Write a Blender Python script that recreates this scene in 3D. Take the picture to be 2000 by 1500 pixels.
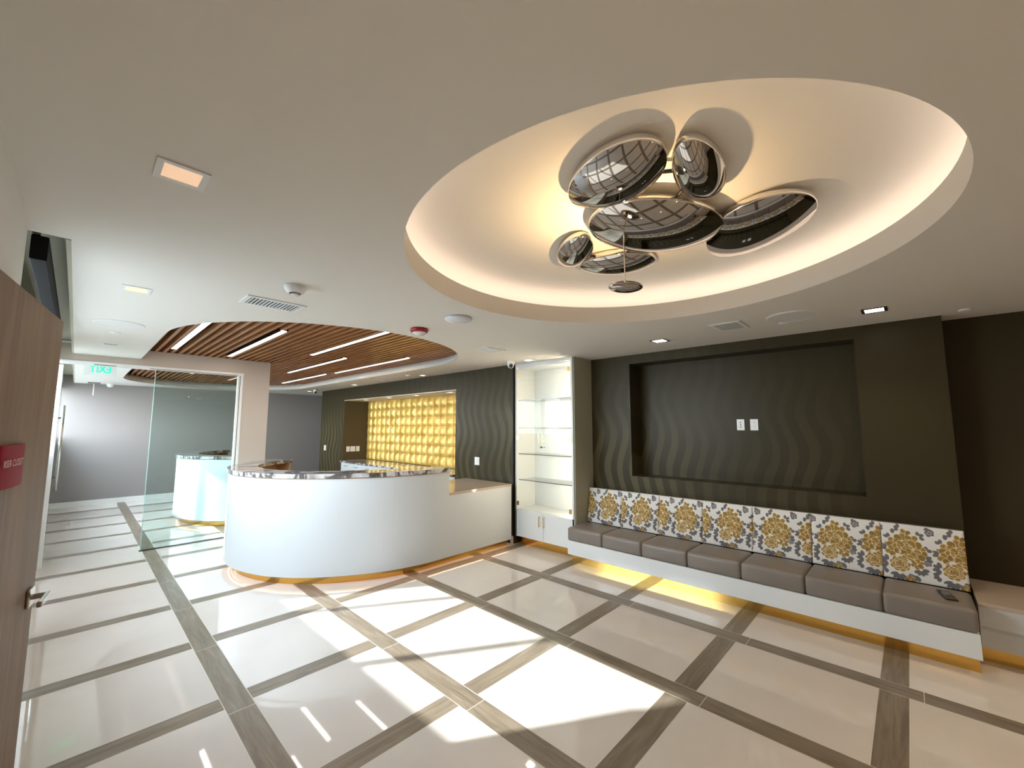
import bpy, bmesh, math, random
import numpy as np
from mathutils import Vector, Matrix, geometry

scene = bpy.context.scene
C = scene.collection
for o in list(bpy.data.objects):
    bpy.data.objects.remove(o)
R = math.radians
PI = math.pi

# ------------------------------------------------------------------ camera
cam_data = bpy.data.cameras.new('camera')
cam_data.sensor_fit = 'HORIZONTAL'
cam_data.sensor_width = 36.0
cam_data.lens = 808.6 * 36.0 / 2000.0
cam_data.clip_start = 0.02
cam = bpy.data.objects.new('camera', cam_data)
C.objects.link(cam)
cam.location = (0.0, 0.0, 1.6)
cam.rotation_euler = (R(90 + 5.844), 0.0, R(-46.343))
scene.camera = cam

# ------------------------------------------------------------------ view
scene.view_settings.view_transform = 'Standard'
scene.view_settings.look = 'None'
scene.view_settings.gamma = 1.0
scene.view_settings.use_curve_mapping = False
scene.view_settings.exposure = 1.0

# ------------------------------------------------------------------ world, sun
world = bpy.data.worlds.new('world')
scene.world = world
world.use_nodes = True
wn = world.node_tree
wn.nodes.clear()
w_out = wn.nodes.new('ShaderNodeOutputWorld')
w_bg = wn.nodes.new('ShaderNodeBackground')
w_bg.inputs['Strength'].default_value = 12.0
w_tc = wn.nodes.new('ShaderNodeTexCoord')
w_sep = wn.nodes.new('ShaderNodeSeparateXYZ')
w_ramp = wn.nodes.new('ShaderNodeValToRGB')
w_ramp.color_ramp.elements[0].position = 0.0
w_ramp.color_ramp.elements[0].color = (0.86, 0.93, 0.98, 1)
w_ramp.color_ramp.elements[1].position = 0.7
w_ramp.color_ramp.elements[1].color = (0.72, 0.85, 1.0, 1)
wn.links.new(w_tc.outputs['Generated'], w_sep.inputs[0])
wn.links.new(w_sep.outputs['Z'], w_ramp.inputs[0])
wn.links.new(w_ramp.outputs[0], w_bg.inputs['Color'])
wn.links.new(w_bg.outputs[0], w_out.inputs[0])

SUN_EL = R(34.4)
sun_dir = Vector((0.848 * math.cos(SUN_EL), -0.53 * math.cos(SUN_EL), -math.sin(SUN_EL)))
sun_data = bpy.data.lights.new('sun', 'SUN')
sun_data.energy = 6.5
sun_data.angle = R(1.1)
sun_data.color = (0.96, 0.985, 1.0)
sun = bpy.data.objects.new('sun', sun_data)
C.objects.link(sun)
sun.rotation_euler = sun_dir.to_track_quat('-Z', 'Y').to_euler()
sun.location = (-6, 6, 6)

def portal(name, loc, rot, sx, sy):
    d = bpy.data.lights.new(name, 'AREA')
    d.shape = 'RECTANGLE'
    d.size = sx
    d.size_y = sy
    d.cycles.is_portal = True
    o = bpy.data.objects.new(name, d)
    C.objects.link(o)
    o.location = loc
    o.rotation_euler = rot
    return o
portal('window_portal', (-0.38, 7.5, 1.22), (0, R(-90), 0), 2.4, 9.3)

# ------------------------------------------------------------------ node helpers
def mat(name):
    m = bpy.data.materials.new(name)
    m.use_nodes = True
    n = m.node_tree
    b = n.nodes['Principled BSDF']
    return m, n, b

def simple(name, col, rough=0.5, metal=0.0, spec=0.5, coat=0.0, emit=None, estr=0.0, noise=0.0, nscale=30.0, bump=0.0):
    m, n, b = mat(name)
    b.inputs['Base Color'].default_value = (*col, 1)
    b.inputs['Roughness'].default_value = rough
    b.inputs['Metallic'].default_value = metal
    b.inputs['Specular IOR Level'].default_value = spec
    b.inputs['Coat Weight'].default_value = coat
    if emit:
        b.inputs['Emission Color'].default_value = (*emit, 1)
        b.inputs['Emission Strength'].default_value = estr
    if noise or bump:
        tc = n.nodes.new('ShaderNodeTexCoord')
        nt = n.nodes.new('ShaderNodeTexNoise')
        nt.inputs['Scale'].default_value = nscale
        nt.inputs['Detail'].default_value = 4
        n.links.new(tc.outputs['Object'], nt.inputs['Vector'])
        if noise:
            mx = n.nodes.new('ShaderNodeMix')
            mx.data_type = 'RGBA'
            mx.inputs[6].default_value = (*[c * (1 - noise) for c in col], 1)
            mx.inputs[7].default_value = (*[min(1, c * (1 + noise)) for c in col], 1)
            n.links.new(nt.outputs[0], mx.inputs[0])
            n.links.new(mx.outputs[2], b.inputs['Base Color'])
        if bump:
            bp = n.nodes.new('ShaderNodeBump')
            bp.inputs['Strength'].default_value = bump
            bp.inputs['Distance'].default_value = 0.002
            n.links.new(nt.outputs[0], bp.inputs['Height'])
            n.links.new(bp.outputs[0], b.inputs['Normal'])
    return m

class NB:
    """tiny node builder"""
    def __init__(self, nt):
        self.nt = nt
    def math(self, op, a, b=None, c=None, clamp=False):
        nd = self.nt.nodes.new('ShaderNodeMath')
        nd.operation = op
        nd.use_clamp = clamp
        for i, v in enumerate((a, b, c)):
            if v is None:
                continue
            if isinstance(v, (int, float)):
                nd.inputs[i].default_value = v
            else:
                self.nt.links.new(v, nd.inputs[i])
        return nd.outputs[0]
    def mix(self, f, a, b):
        nd = self.nt.nodes.new('ShaderNodeMix')
        nd.data_type = 'RGBA'
        for i, v in ((0, f), (6, a), (7, b)):
            if isinstance(v, (int, float)):
                nd.inputs[i].default_value = v
            elif isinstance(v, tuple):
                nd.inputs[i].default_value = (*v, 1)
            else:
                self.nt.links.new(v, nd.inputs[i])
        return nd.outputs[2]
    def noise(self, vec, scale, detail=3, rough=0.5, dist=0.0):
        nd = self.nt.nodes.new('ShaderNodeTexNoise')
        nd.inputs['Scale'].default_value = scale
        nd.inputs['Detail'].default_value = detail
        nd.inputs['Roughness'].default_value = rough
        nd.inputs['Distortion'].default_value = dist
        self.nt.links.new(vec, nd.inputs['Vector'])
        return nd.outputs[0]
    def mapping(self, vec, scale=(1, 1, 1), loc=(0, 0, 0)):
        nd = self.nt.nodes.new('ShaderNodeMapping')
        nd.inputs['Scale'].default_value = scale
        nd.inputs['Location'].default_value = loc
        self.nt.links.new(vec, nd.inputs['Vector'])
        return nd.outputs[0]
    def ramp(self, f, stops):
        nd = self.nt.nodes.new('ShaderNodeValToRGB')
        cr = nd.color_ramp
        while len(cr.elements) < len(stops):
            cr.elements.new(0.5)
        for e, (p, c) in zip(cr.elements, stops):
            e.position = p
            e.color = (*c, 1)
        self.nt.links.new(f, nd.inputs[0])
        return nd.outputs[0]
    def sep(self, vec):
        nd = self.nt.nodes.new('ShaderNodeSeparateXYZ')
        self.nt.links.new(vec, nd.inputs[0])
        return nd.outputs
    def obj(self):
        nd = self.nt.nodes.new('ShaderNodeTexCoord')
        return nd.outputs['Object']

# floor : polished cream tile framed by wood look strips, with thin grout
def floor_material():
    m, n, b = mat('polished_tile_floor')
    k = NB(n)
    v = k.obj()
    x, y, z = k.sep(v)[0:3]
    px, py = 0.94, 0.9372
    fx = k.math('MODULO', k.math('ADD', x, 10 * px - 0.70), px)
    fy = k.math('MODULO', k.math('ADD', y, 10 * py - 0.108), py)
    sx = k.math('LESS_THAN', fx, 0.14)
    sy = k.math('LESS_THAN', fy, 0.14)
    sx = k.math('MULTIPLY', sx, k.math('GREATER_THAN', x, 0.3))
    strip = k.math('MAXIMUM', sx, sy)
    g = 0.0022
    def line(f, at):
        return k.math('LESS_THAN', k.math('ABSOLUTE', k.math('SUBTRACT', f, at)), g)
    gx = k.math('MULTIPLY', k.math('MAXIMUM', line(fx, 0.14), line(fx, g * 0.9)), k.math('GREATER_THAN', x, 0.3))
    gy = k.math('MULTIPLY', k.math('MAXIMUM', line(fy, 0.14), line(fy, g * 0.9)), k.math('SUBTRACT', 1.0, sx))
    fj = k.math('MODULO', k.math('ADD', y, 10 * py - 0.045), py)
    gj = k.math('MULTIPLY', line(fj, 0.3 * g + 0.002), sx)
    grout = k.math('MAXIMUM', k.math('MAXIMUM', gx, gy), gj)
    # wood look : grain along Y on the long strips, along X on the cross strips
    cellx = k.math('FLOOR', k.math('DIVIDE', k.math('ADD', x, 10 * px - 0.70), px))
    celly = k.math('FLOOR', k.math('DIVIDE', k.math('ADD', y, 10 * py - 0.045), py))
    seed = k.math('ADD', k.math('MULTIPLY', cellx, 3.7), k.math('MULTIPLY', celly, 5.3))
    def offs(vec, sc):
        mp = k.mapping(vec, sc)
        add = n.nodes.new('ShaderNodeVectorMath')
        add.operation = 'ADD'
        comb = n.nodes.new('ShaderNodeCombineXYZ')
        n.links.new(seed, comb.inputs[2])
        n.links.new(mp, add.inputs[0])
        n.links.new(comb.outputs[0], add.inputs[1])
        return add.outputs[0]
    ga = k.noise(offs(v, (30, 2.6, 1)), 1.0, 6, 0.65, 0.8)
    gb = k.noise(offs(v, (2.6, 30, 1)), 1.0, 6, 0.65, 0.8)
    gm = k.mix(sx, gb, ga)
    blot = k.noise(offs(v, (3, 3, 1)), 1.6, 3)
    wood = k.ramp(gm, [(0.30, (0.120, 0.092, 0.064)), (0.5, (0.215, 0.170, 0.122)), (0.70, (0.32, 0.262, 0.195))])
    wood = k.mix(k.math('MULTIPLY', blot, 0.5), wood, (0.20, 0.157, 0.112))
    t1 = k.noise(v, 2.3, 5, 0.6, 0.6)
    tile = k.ramp(t1, [(0.3, (0.685, 0.622, 0.562)), (0.7, (0.72, 0.66, 0.597))])
    col = k.mix(strip, tile, wood)
    col = k.mix(grout, col, (0.62, 0.58, 0.5))
    n.links.new(col, b.inputs['Base Color'])
    rg = k.math('MULTIPLY_ADD', strip, 0.30, 0.035)
    rg = k.math('MAXIMUM', rg, k.math('MULTIPLY', grout, 0.6))
    n.links.new(rg, b.inputs['Roughness'])
    b.inputs['IOR'].default_value = 1.55
    bp = n.nodes.new('ShaderNodeBump')
    bp.inputs['Strength'].default_value = 0.015
    bp.inputs['Distance'].default_value = 0.004
    n.links.new(k.noise(v, 1.3, 2), bp.inputs['Height'])
    n.links.new(bp.outputs[0], b.inputs['Normal'])
    return m

def wallpaper_material(name, horiz):
    """dark olive paper with paler vertical wavy bands; horiz = axis index along the wall"""
    m, n, b = mat(name)
    k = NB(n)
    v = k.obj()
    s = k.sep(v)
    u, z = s[horiz], s[2]
    n1 = k.noise(k.mapping(v, (0.7, 0.7, 0.35)), 1.0, 1)
    ph = k.math('MULTIPLY', n1, 7.0)
    w = k.math('MULTIPLY', k.math('SINE', k.math('ADD', k.math('MULTIPLY', z, 7.2), ph)), 0.050)
    w2 = k.math('MULTIPLY', k.noise(k.mapping(v, (2.2, 2.2, 1.0)), 1.0, 1), 0.10)
    t = k.math('DIVIDE', k.math('ADD', k.math('ADD', u, w), w2), 0.170)
    f = k.math('FRACT', t)
    tri = k.math('ABSOLUTE', k.math('SUBTRACT', f, 0.5))
    wid = k.math('MULTIPLY_ADD', k.noise(k.mapping(v, (3.0, 3.0, 0.9), (3, 1, 2)), 1.0, 1), 0.22, 0.14)
    band = k.math('LESS_THAN', tri, wid)
    fade = k.math('MULTIPLY', k.math('SUBTRACT', 2.25, z), 1.3, None, True)  # bands weaken upwards: loss of sheen painted into the colour
    weave = k.noise(k.mapping(v, (60, 60, 700)), 1.0, 2)
    bandc = k.math('MULTIPLY', band, k.math('MULTIPLY_ADD', weave, 0.5, 0.75))
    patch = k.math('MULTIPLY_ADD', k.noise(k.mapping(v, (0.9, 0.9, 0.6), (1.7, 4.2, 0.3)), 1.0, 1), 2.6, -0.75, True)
    along = k.math('MULTIPLY', k.math('SUBTRACT', u, 0.25), 0.75, None, True)  # bands vanish at low u, glare painted into the colour
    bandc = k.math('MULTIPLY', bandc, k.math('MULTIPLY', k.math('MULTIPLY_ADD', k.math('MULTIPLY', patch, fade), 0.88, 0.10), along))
    col = k.mix(bandc, (0.046, 0.036, 0.017), (0.105, 0.086, 0.042))
    col = k.mix(k.math('MULTIPLY', weave, 0.3), col, (0.024, 0.019, 0.010))
    n.links.new(col, b.inputs['Base Color'])
    b.inputs['Roughness'].default_value = 0.38
    b.inputs['Specular IOR Level'].default_value = 0.16
    bp = n.nodes.new('ShaderNodeBump')
    bp.inputs['Strength'].default_value = 0.12
    bp.inputs['Distance'].default_value = 0.001
    n.links.new(weave, bp.inputs['Height'])
    n.links.new(bp.outputs[0], b.inputs['Normal'])
    return m

def wood_material(name, c0, c1, scale=(14, 14, 1.2), rough=0.4, coat=0.0):
    m, n, b = mat(name)
    k = NB(n)
    v = k.obj()
    g = k.noise(k.mapping(v, scale), 1.0, 6, 0.6, 1.2)
    g2 = k.noise(k.mapping(v, (scale[0] * 6, scale[1] * 6, scale[2] * 2)), 1.0, 3)
    f = k.math('MULTIPLY_ADD', g2, 0.35, k.math('MULTIPLY', g, 0.75))
    col = k.ramp(f, [(0.3, c0), (0.75, c1)])
    n.links.new(col, b.inputs['Base Color'])
    b.inputs['Roughness'].default_value = rough
    b.inputs['Coat Weight'].default_value = coat
    return m

def stone_material():
    m, n, b = mat('veined_grey_stone')
    k = NB(n)
    v = k.obj()
    w = k.noise(v, 1.5, 5, 0.6, 1.6)
    n2 = k.noise(v, 2.6, 6, 0.6, 2.0)
    vein = k.math('ABSOLUTE', k.math('SUBTRACT', w, 0.5))
    col = k.ramp(n2, [(0.30, (0.16, 0.14, 0.13)), (0.42, (0.42, 0.39, 0.38)), (0.55, (0.60, 0.59, 0.60)), (0.8, (0.50, 0.47, 0.45))])
    dark = k.ramp(vein, [(0.0, (0.03, 0.028, 0.03)), (0.025, (0.12, 0.11, 0.11)), (0.055, (1, 1, 1))])
    mul = n.nodes.new('ShaderNodeMix')
    mul.data_type = 'RGBA'
    mul.blend_type = 'MULTIPLY'
    mul.inputs[0].default_value = 0.85
    n.links.new(col, mul.inputs[6])
    n.links.new(dark, mul.inputs[7])
    n.links.new(mul.outputs[2], b.inputs['Base Color'])
    b.inputs['Roughness'].default_value = 0.06
    return m

def glass_material(name, tint, f0=0.04):
    m = bpy.data.materials.new(name)
    m.use_nodes = True
    n = m.node_tree
    n.nodes.clear()
    out = n.nodes.new('ShaderNodeOutputMaterial')
    tr = n.nodes.new('ShaderNodeBsdfTransparent')
    tr.inputs[0].default_value = (*tint, 1)
    gl = n.nodes.new('ShaderNodeBsdfGlossy')
    gl.inputs['Roughness'].default_value = 0.01
    lw = n.nodes.new('ShaderNodeLayerWeight')
    lw.inputs['Blend'].default_value = 0.5
    k = NB(n)
    f = k.math('MULTIPLY_ADD', k.math('POWER', lw.outputs['Facing'], 5.0), 0.95, f0)
    mx = n.nodes.new('ShaderNodeMixShader')
    n.links.new(f, mx.inputs[0])
    n.links.new(tr.outputs[0], mx.inputs[1])
    n.links.new(gl.outputs[0], mx.inputs[2])
    n.links.new(mx.outputs[0], out.inputs[0])
    return m

def frosted_material():
    m = bpy.data.materials.new('frosted_glass')
    m.use_nodes = True
    n = m.node_tree
    n.nodes.clear()
    out = n.nodes.new('ShaderNodeOutputMaterial')
    a = n.nodes.new('ShaderNodeBsdfTranslucent')
    a.inputs[0].default_value = (0.70, 0.78, 0.80, 1)
    d = n.nodes.new('ShaderNodeBsdfDiffuse')
    d.inputs[0].default_value = (0.7, 0.75, 0.76, 1)
    mx = n.nodes.new('ShaderNodeMixShader')
    mx.inputs[0].default_value = 0.75
    n.links.new(a.outputs[0], mx.inputs[1])
    n.links.new(d.outputs[0], mx.inputs[2])
    n.links.new(mx.outputs[0], out.inputs[0])
    return m

def leather_material():
    m, n, b = mat('taupe_leather')
    k = NB(n)
    v = k.obj()
    col = k.mix(k.noise(v, 6, 3), (0.195, 0.165, 0.142), (0.245, 0.210, 0.182))
    n.links.new(col, b.inputs['Base Color'])
    b.inputs['Roughness'].default_value = 0.36
    vo = n.nodes.new('ShaderNodeTexVoronoi')
    vo.inputs['Scale'].default_value = 260
    n.links.new(v, vo.inputs['Vector'])
    bp = n.nodes.new('ShaderNodeBump')
    bp.inputs['Strength'].default_value = 0.12
    bp.inputs['Distance'].default_value = 0.001
    n.links.new(vo.outputs['Distance'], bp.inputs['Height'])
    n.links.new(bp.outputs[0], b.inputs['Normal'])
    return m

def fabric_material():
    m, n, b = mat('floral_fabric')
    k = NB(n)
    at = n.nodes.new('ShaderNodeVertexColor')
    at.layer_name = 'pattern'
    v = k.obj()
    wv = k.noise(k.mapping(v, (400, 400, 400)), 1.0, 1)
    col = k.mix(k.math('MULTIPLY', wv, 0.18), at.outputs[0], (0.3, 0.27, 0.22))
    n.links.new(col, b.inputs['Base Color'])
    b.inputs['Roughness'].default_value = 0.85
    b.inputs['Sheen Weight'].default_value = 0.15
    bp = n.nodes.new('ShaderNodeBump')
    bp.inputs['Strength'].default_value = 0.25
    bp.inputs['Distance'].default_value = 0.001
    n.links.new(wv, bp.inputs['Height'])
    n.links.new(bp.outputs[0], b.inputs['Normal'])
    return m

M = {}
M['floor'] = floor_material()
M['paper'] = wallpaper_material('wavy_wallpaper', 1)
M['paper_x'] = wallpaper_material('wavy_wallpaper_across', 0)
M['ceiling'] = simple('ceiling_paint', (0.74, 0.715, 0.665), 0.75, bump=0.05, nscale=90)
M['white_wall'] = simple('white_wall_paint', (0.74, 0.72, 0.68), 0.7, bump=0.05, nscale=90)
M['beige_wall'] = simple('beige_wall_vinyl', (0.50, 0.43, 0.37), 0.6, noise=0.05, nscale=200, bump=0.2)
M['grey_wall'] = simple('grey_mauve_wall_vinyl', (0.27, 0.245, 0.235), 0.6, noise=0.06, nscale=180, bump=0.2)
M['sage_wall'] = simple('sage_wall_vinyl', (0.42, 0.41, 0.31), 0.6, noise=0.08, nscale=220, bump=0.3)
M['dark_wall'] = simple('bronze_wall_vinyl', (0.075, 0.055, 0.028), 0.5, noise=0.1, nscale=150, bump=0.2)
M['black'] = simple('black_matt', (0.008, 0.008, 0.009), 0.7, spec=0.1)
M['white_gloss'] = simple('white_gloss_laminate', (0.80, 0.82, 0.82), 0.06, spec=0.5)
M['white_satin'] = simple('white_satin_laminate', (0.62, 0.635, 0.645), 0.30)
M['white_metal'] = simple('white_powder_coat', (0.78, 0.78, 0.77), 0.4)
M['white_plastic'] = simple('white_plastic', (0.80, 0.80, 0.80), 0.35)
M['trim_white'] = simple('white_trim_paint', (0.76, 0.75, 0.72), 0.45)
M['gold'] = simple('brushed_gold', (0.72, 0.44, 0.12), 0.16, metal=1.0, noise=0.06, nscale=50)
M['gold_pale'] = simple('satin_gold', (0.80, 0.58, 0.28), 0.25, metal=1.0)
M['steel'] = simple('brushed_steel', (0.55, 0.53, 0.50), 0.22, metal=1.0)
M['dark_steel'] = simple('dark_steel', (0.12, 0.11, 0.11), 0.3, metal=1.0)
M['chrome'] = simple('smoked_chrome', (0.42, 0.40, 0.385), 0.015, metal=1.0)
M['rim'] = simple('polished_rim', (0.80, 0.77, 0.72), 0.08, metal=1.0)
M['stone'] = stone_material()
M['quartz'] = simple('beige_quartz', (0.50, 0.40, 0.32), 0.08, noise=0.08, nscale=120)
M['leather'] = leather_material()
M['fabric'] = fabric_material()
M['fabric_edge'] = simple('fabric_edging', (0.10, 0.08, 0.06), 0.8)
M['door_wood'] = wood_material('door_wood_veneer', (0.15, 0.092, 0.054), (0.29, 0.190, 0.118), (10, 10, 0.9), 0.6)
M['slat_wood'] = wood_material('slat_wood', (0.24, 0.078, 0.018), (0.48, 0.205, 0.068), (16, 1.2, 16), 0.42, 0.25)
M['raw_wood'] = wood_material('plywood', (0.46, 0.28, 0.12), (0.66, 0.44, 0.22), (8, 8, 8), 0.6)
M['backing'] = simple('dark_backing', (0.028, 0.015, 0.010), 0.9)
M['glass'] = glass_material('green_tinted_glass', (0.85, 0.925, 0.905))
M['clear_glass'] = glass_material('clear_glass', (0.95, 0.97, 0.965))
M['cabinet_glass'] = glass_material('low_reflection_glass', (0.965, 0.98, 0.975), 0.010)
M['glass_edge'] = simple('glass_edge', (0.42, 0.66, 0.62), 0.2)
M['frosted'] = frosted_material()
M['grey_grille'] = simple('grille_shadow', (0.10, 0.10, 0.10), 0.7)
M['red'] = simple('red_plastic', (0.33, 0.008, 0.02), 0.35)
M['red_sign'] = simple('red_sign_acrylic', (0.30, 0.008, 0.030), 0.6, spec=0.2)
M['sign_text'] = simple('pale_lettering', (0.75, 0.50, 0.50), 0.5)
M['clear_plastic'] = simple('clear_lens', (0.75, 0.70, 0.70), 0.15)
M['dark_glass'] = simple('lens_black', (0.01, 0.01, 0.012), 0.1)
M['concrete'] = simple('pavement', (0.12, 0.12, 0.115), 0.8)
def emis(name, col, s):
    return simple(name, (0.02, 0.02, 0.02), 0.6, emit=col, estr=s)
M['led_strip'] = emis('led_warm', (1.0, 0.62, 0.42), 2.6)
M['cove_led'] = emis('cove_led', (1.0, 0.80, 0.66), 2.6)
M['cab_led'] = emis('cabinet_led', (1.0, 0.84, 0.60), 70.0)
M['bar_light'] = emis('linear_light_diffuser', (1.0, 0.83, 0.70), 8.5)
M['lamp_warm'] = emis('downlight_warm', (1.0, 0.72, 0.45), 3.0)
M['lamp_dim'] = simple('downlight_dim_lens', (0.8, 0.62, 0.45), 0.5, emit=(1.0, 0.62, 0.38), estr=0.30)
M['lamp_white'] = emis('downlight_white', (1.0, 0.93, 0.84), 12.0)
M['exit_green'] = emis('exit_green', (0.0, 0.75, 0.32), 1.1)
M['halogen'] = emis('halogen_bulb', (1.0, 0.62, 0.25), 240.0)

# ------------------------------------------------------------------ mesh helpers
def obj(name, bm, m, parent=None, smooth=False):
    me = bpy.data.meshes.new(name)
    bm.to_mesh(me)
    bm.free()
    if isinstance(m, (list, tuple)):
        for q in m:
            me.materials.append(q)
    elif m is not None:
        me.materials.append(m)
    if smooth:
        for p in me.polygons:
            p.use_smooth = True
    o = bpy.data.objects.new(name, me)
    C.objects.link(o)
    if parent is not None:
        o.parent = parent
        o.matrix_parent_inverse = Matrix.Identity(4)
    return o

def add_box(bm, a, b, bevel=0.0, seg=2, mi=0, mtx=None):
    x0, y0, z0 = [min(p, q) for p, q in zip(a, b)]
    x1, y1, z1 = [max(p, q) for p, q in zip(a, b)]
    vs = [bm.verts.new(p) for p in ((x0, y0, z0), (x1, y0, z0), (x1, y1, z0), (x0, y1, z0), (x0, y0, z1), (x1, y0, z1), (x1, y1, z1), (x0, y1, z1))]
    fs = [bm.faces.new([vs[i] for i in q]) for q in ((3, 2, 1, 0), (4, 5, 6, 7), (0, 1, 5, 4), (1, 2, 6, 5), (2, 3, 7, 6), (3, 0, 4, 7))]
    for f in fs:
        f.material_index = mi
    if bevel > 0:
        es = list({e for f in fs for e in f.edges})
        r = bmesh.ops.bevel(bm, geom=es, offset=bevel, segments=seg, affect='EDGES', profile=0.5)
        vs = list({v for f in r['faces'] for v in f.verts} | {v for v in vs if v.is_valid})
    if mtx is not None:
        bmesh.ops.transform(bm, matrix=mtx, verts=[v for v in vs if v.is_valid])
    return vs

def box(name, a, b, m, parent=None, bevel=0.0, seg=2, off=None):
    """box between world corners; off = location of the parent to subtract"""
    if off is not None:
        a = [p - q for p, q in zip(a, off)]
        b = [p - q for p, q in zip(b, off)]
    bm = bmesh.new()
    add_box(bm, a, b, bevel, seg)
    return obj(name, bm, m, parent)

def add_cyl(bm, c, r, h, seg=24, axis='Z', r2=None):
    r2 = r if r2 is None else r2
    mtx = Matrix.Translation(c)
    if axis == 'X':
        mtx = mtx @ Matrix.Rotation(PI / 2, 4, 'Y')
    elif axis == 'Y':
        mtx = mtx @ Matrix.Rotation(-PI / 2, 4, 'X')
    bmesh.ops.create_cone(bm, cap_ends=True, segments=seg, radius1=r, radius2=r2, depth=h, matrix=mtx)

def add_lathe(bm, prof, seg=48, c=(0, 0, 0), mi=0, close=True):
    """prof = [(r, z)...] revolved about Z at c"""
    rings = []
    for r, z in prof:
        if r < 1e-6:
            rings.append([bm.verts.new((c[0], c[1], c[2] + z))])
        else:
            rings.append([bm.verts.new((c[0] + r * math.cos(2 * PI * i / seg), c[1] + r * math.sin(2 * PI * i / seg), c[2] + z)) for i in range(seg)])
    for a, b in zip(rings[:-1], rings[1:]):
        for i in range(seg):
            j = (i + 1) % seg
            if len(a) == 1 and len(b) == 1:
                continue
            if len(a) == 1:
                f = bm.faces.new((a[0], b[j], b[i]))
            elif len(b) == 1:
                f = bm.faces.new((a[i], a[j], b[0]))
            else:
                f = bm.faces.new((a[i], a[j], b[j], b[i]))
            f.material_index = mi

def empty(name, loc, label, cat, group=None, rz=0.0):
    o = bpy.data.objects.new(name, None)
    C.objects.link(o)
    o.location = loc
    o.rotation_euler = (0, 0, rz)
    o.empty_display_size = 0.1
    o['label'] = label
    o['category'] = cat
    if group:
        o['group'] = group
    return o

def tag(o, label, cat, group=None):
    o['label'] = label
    o['category'] = cat
    if group:
        o['group'] = group
    return o

def struct(name, bm, m, parent=None, label=None):
    o = obj(name, bm, m, parent)
    if parent is None:
        o['kind'] = 'structure'
        if label:
            o['label'] = label
    return o

def sbox(name, boxes, m, label=None):
    bm = bmesh.new()
    for a, b in boxes:
        add_box(bm, a, b)
    return struct(name, bm, m, None, label)

def copy_tree(o, parent=None):
    c = o.copy()
    C.objects.link(c)
    if parent is not None:
        c.parent = parent
    for ch in [q for q in bpy.data.objects if q.parent == o]:
        copy_tree(ch, c)
    return c

ZC = 2.48      # ceiling height
ZR = 3.05      # roof
YP = 7.24      # dividing wall plane
XW = 4.25      # wall behind the reception desk
XS = 4.69      # sofa wall
XR = 4.95      # set back wall right of the sofa wall
YF = 12.20     # far wall
XG = -0.32     # street glazing

# ------------------------------------------------------------------ shell
sbox('floor', [((-0.34, -3.2, -0.12), (5.7, 12.4, 0.0))], M['floor'], 'polished cream floor tiles framed by brown wood look strips')
sbox('trim_1', [((-0.6, -3.2, ZR), (5.9, 12.6, ZR + 0.1))], M['ceiling'], 'roof deck over the room')
sbox('trim_2', [((-30, -12, -0.16), (-0.35, 26, -0.02))], M['concrete'], 'pale pavement outside the street windows')

def circle_pts(cx, cy, r, n, z=0):
    return [(cx + r * math.cos(2 * PI * i / n), cy + r * math.sin(2 * PI * i / n)) for i in range(n)]
def stadium_pts(cx, y0, y1, r, n=48):
    p = [(cx + r * math.cos(PI * i / n), y1 + r * math.sin(PI * i / n)) for i in range(n + 1)]
    p += [(cx + r * math.cos(PI + PI * i / n), y0 + r * math.sin(PI + PI * i / n)) for i in range(n + 1)]
    return p
def inside(p, poly):
    x, y = p
    c = False
    for (x0, y0), (x1, y1) in zip(poly, poly[1:] + poly[:1]):
        if (y0 > y) != (y1 > y) and x < (x1 - x0) * (y - y0) / (y1 - y0) + x0:
            c = not c
    return c

C1 = (2.08, 1.03)
R1 = 1.25
circ = circle_pts(C1[0], C1[1], R1, 128)
CX2, Y20, Y21, R2 = 2.065, 5.02, 10.15, 1.54
stad = stadium_pts(CX2, Y20, Y21, R2)
pocket = [(-0.6, 2.81), (-0.08, 2.81), (-0.08, 12.6), (-0.6, 12.6)]
outer = [(-0.6, -3.1), (5.7, -3.1), (5.7, 12.6), (-0.08, 12.6), (-0.08, 2.81), (-0.6, 2.81)]
verts, edges = [], []
for loop in (outer, circ, stad):
    s = len(verts)
    verts += [Vector(p) for p in loop]
    edges += [(s + i, s + (i + 1) % len(loop)) for i in range(len(loop))]
ov, oe, of, _, _, _ = geometry.delaunay_2d_cdt(verts, edges, [], 0, 1e-5)
bm = bmesh.new()
bv = [bm.verts.new((p[0], p[1], ZC)) for p in ov]
for f in of:
    cxy = sum((ov[i] for i in f), Vector((0, 0))) / len(f)
    if not inside(cxy, outer) or inside(cxy, circ) or inside(cxy, stad):
        continue
    bm.faces.new([bv[i] for i in f])
bmesh.ops.recalc_face_normals(bm, faces=bm.faces)
if bm.faces[0:1] and next(iter(bm.faces)).normal.z > 0:
    bmesh.ops.reverse_faces(bm, faces=bm.faces)
# round recess : lip, cove ledge, curved side and top
add_lathe(bm, [(R1, 0.0), (R1, 0.135), (R1 + 0.02, 0.135), (R1 + 0.02, 0.10), (R1 + 0.20, 0.10), (R1 + 0.20, 0.20)] +
          [(R1 + 0.20 - 0.16 * (1 - math.cos(a)), 0.20 + 0.075 * math.sin(a)) for a in [PI / 2 * i / 8 for i in range(1, 9)]] + [(0.9, 0.277), (0.0, 0.277)],
          128, (C1[0], C1[1], ZC))
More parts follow.
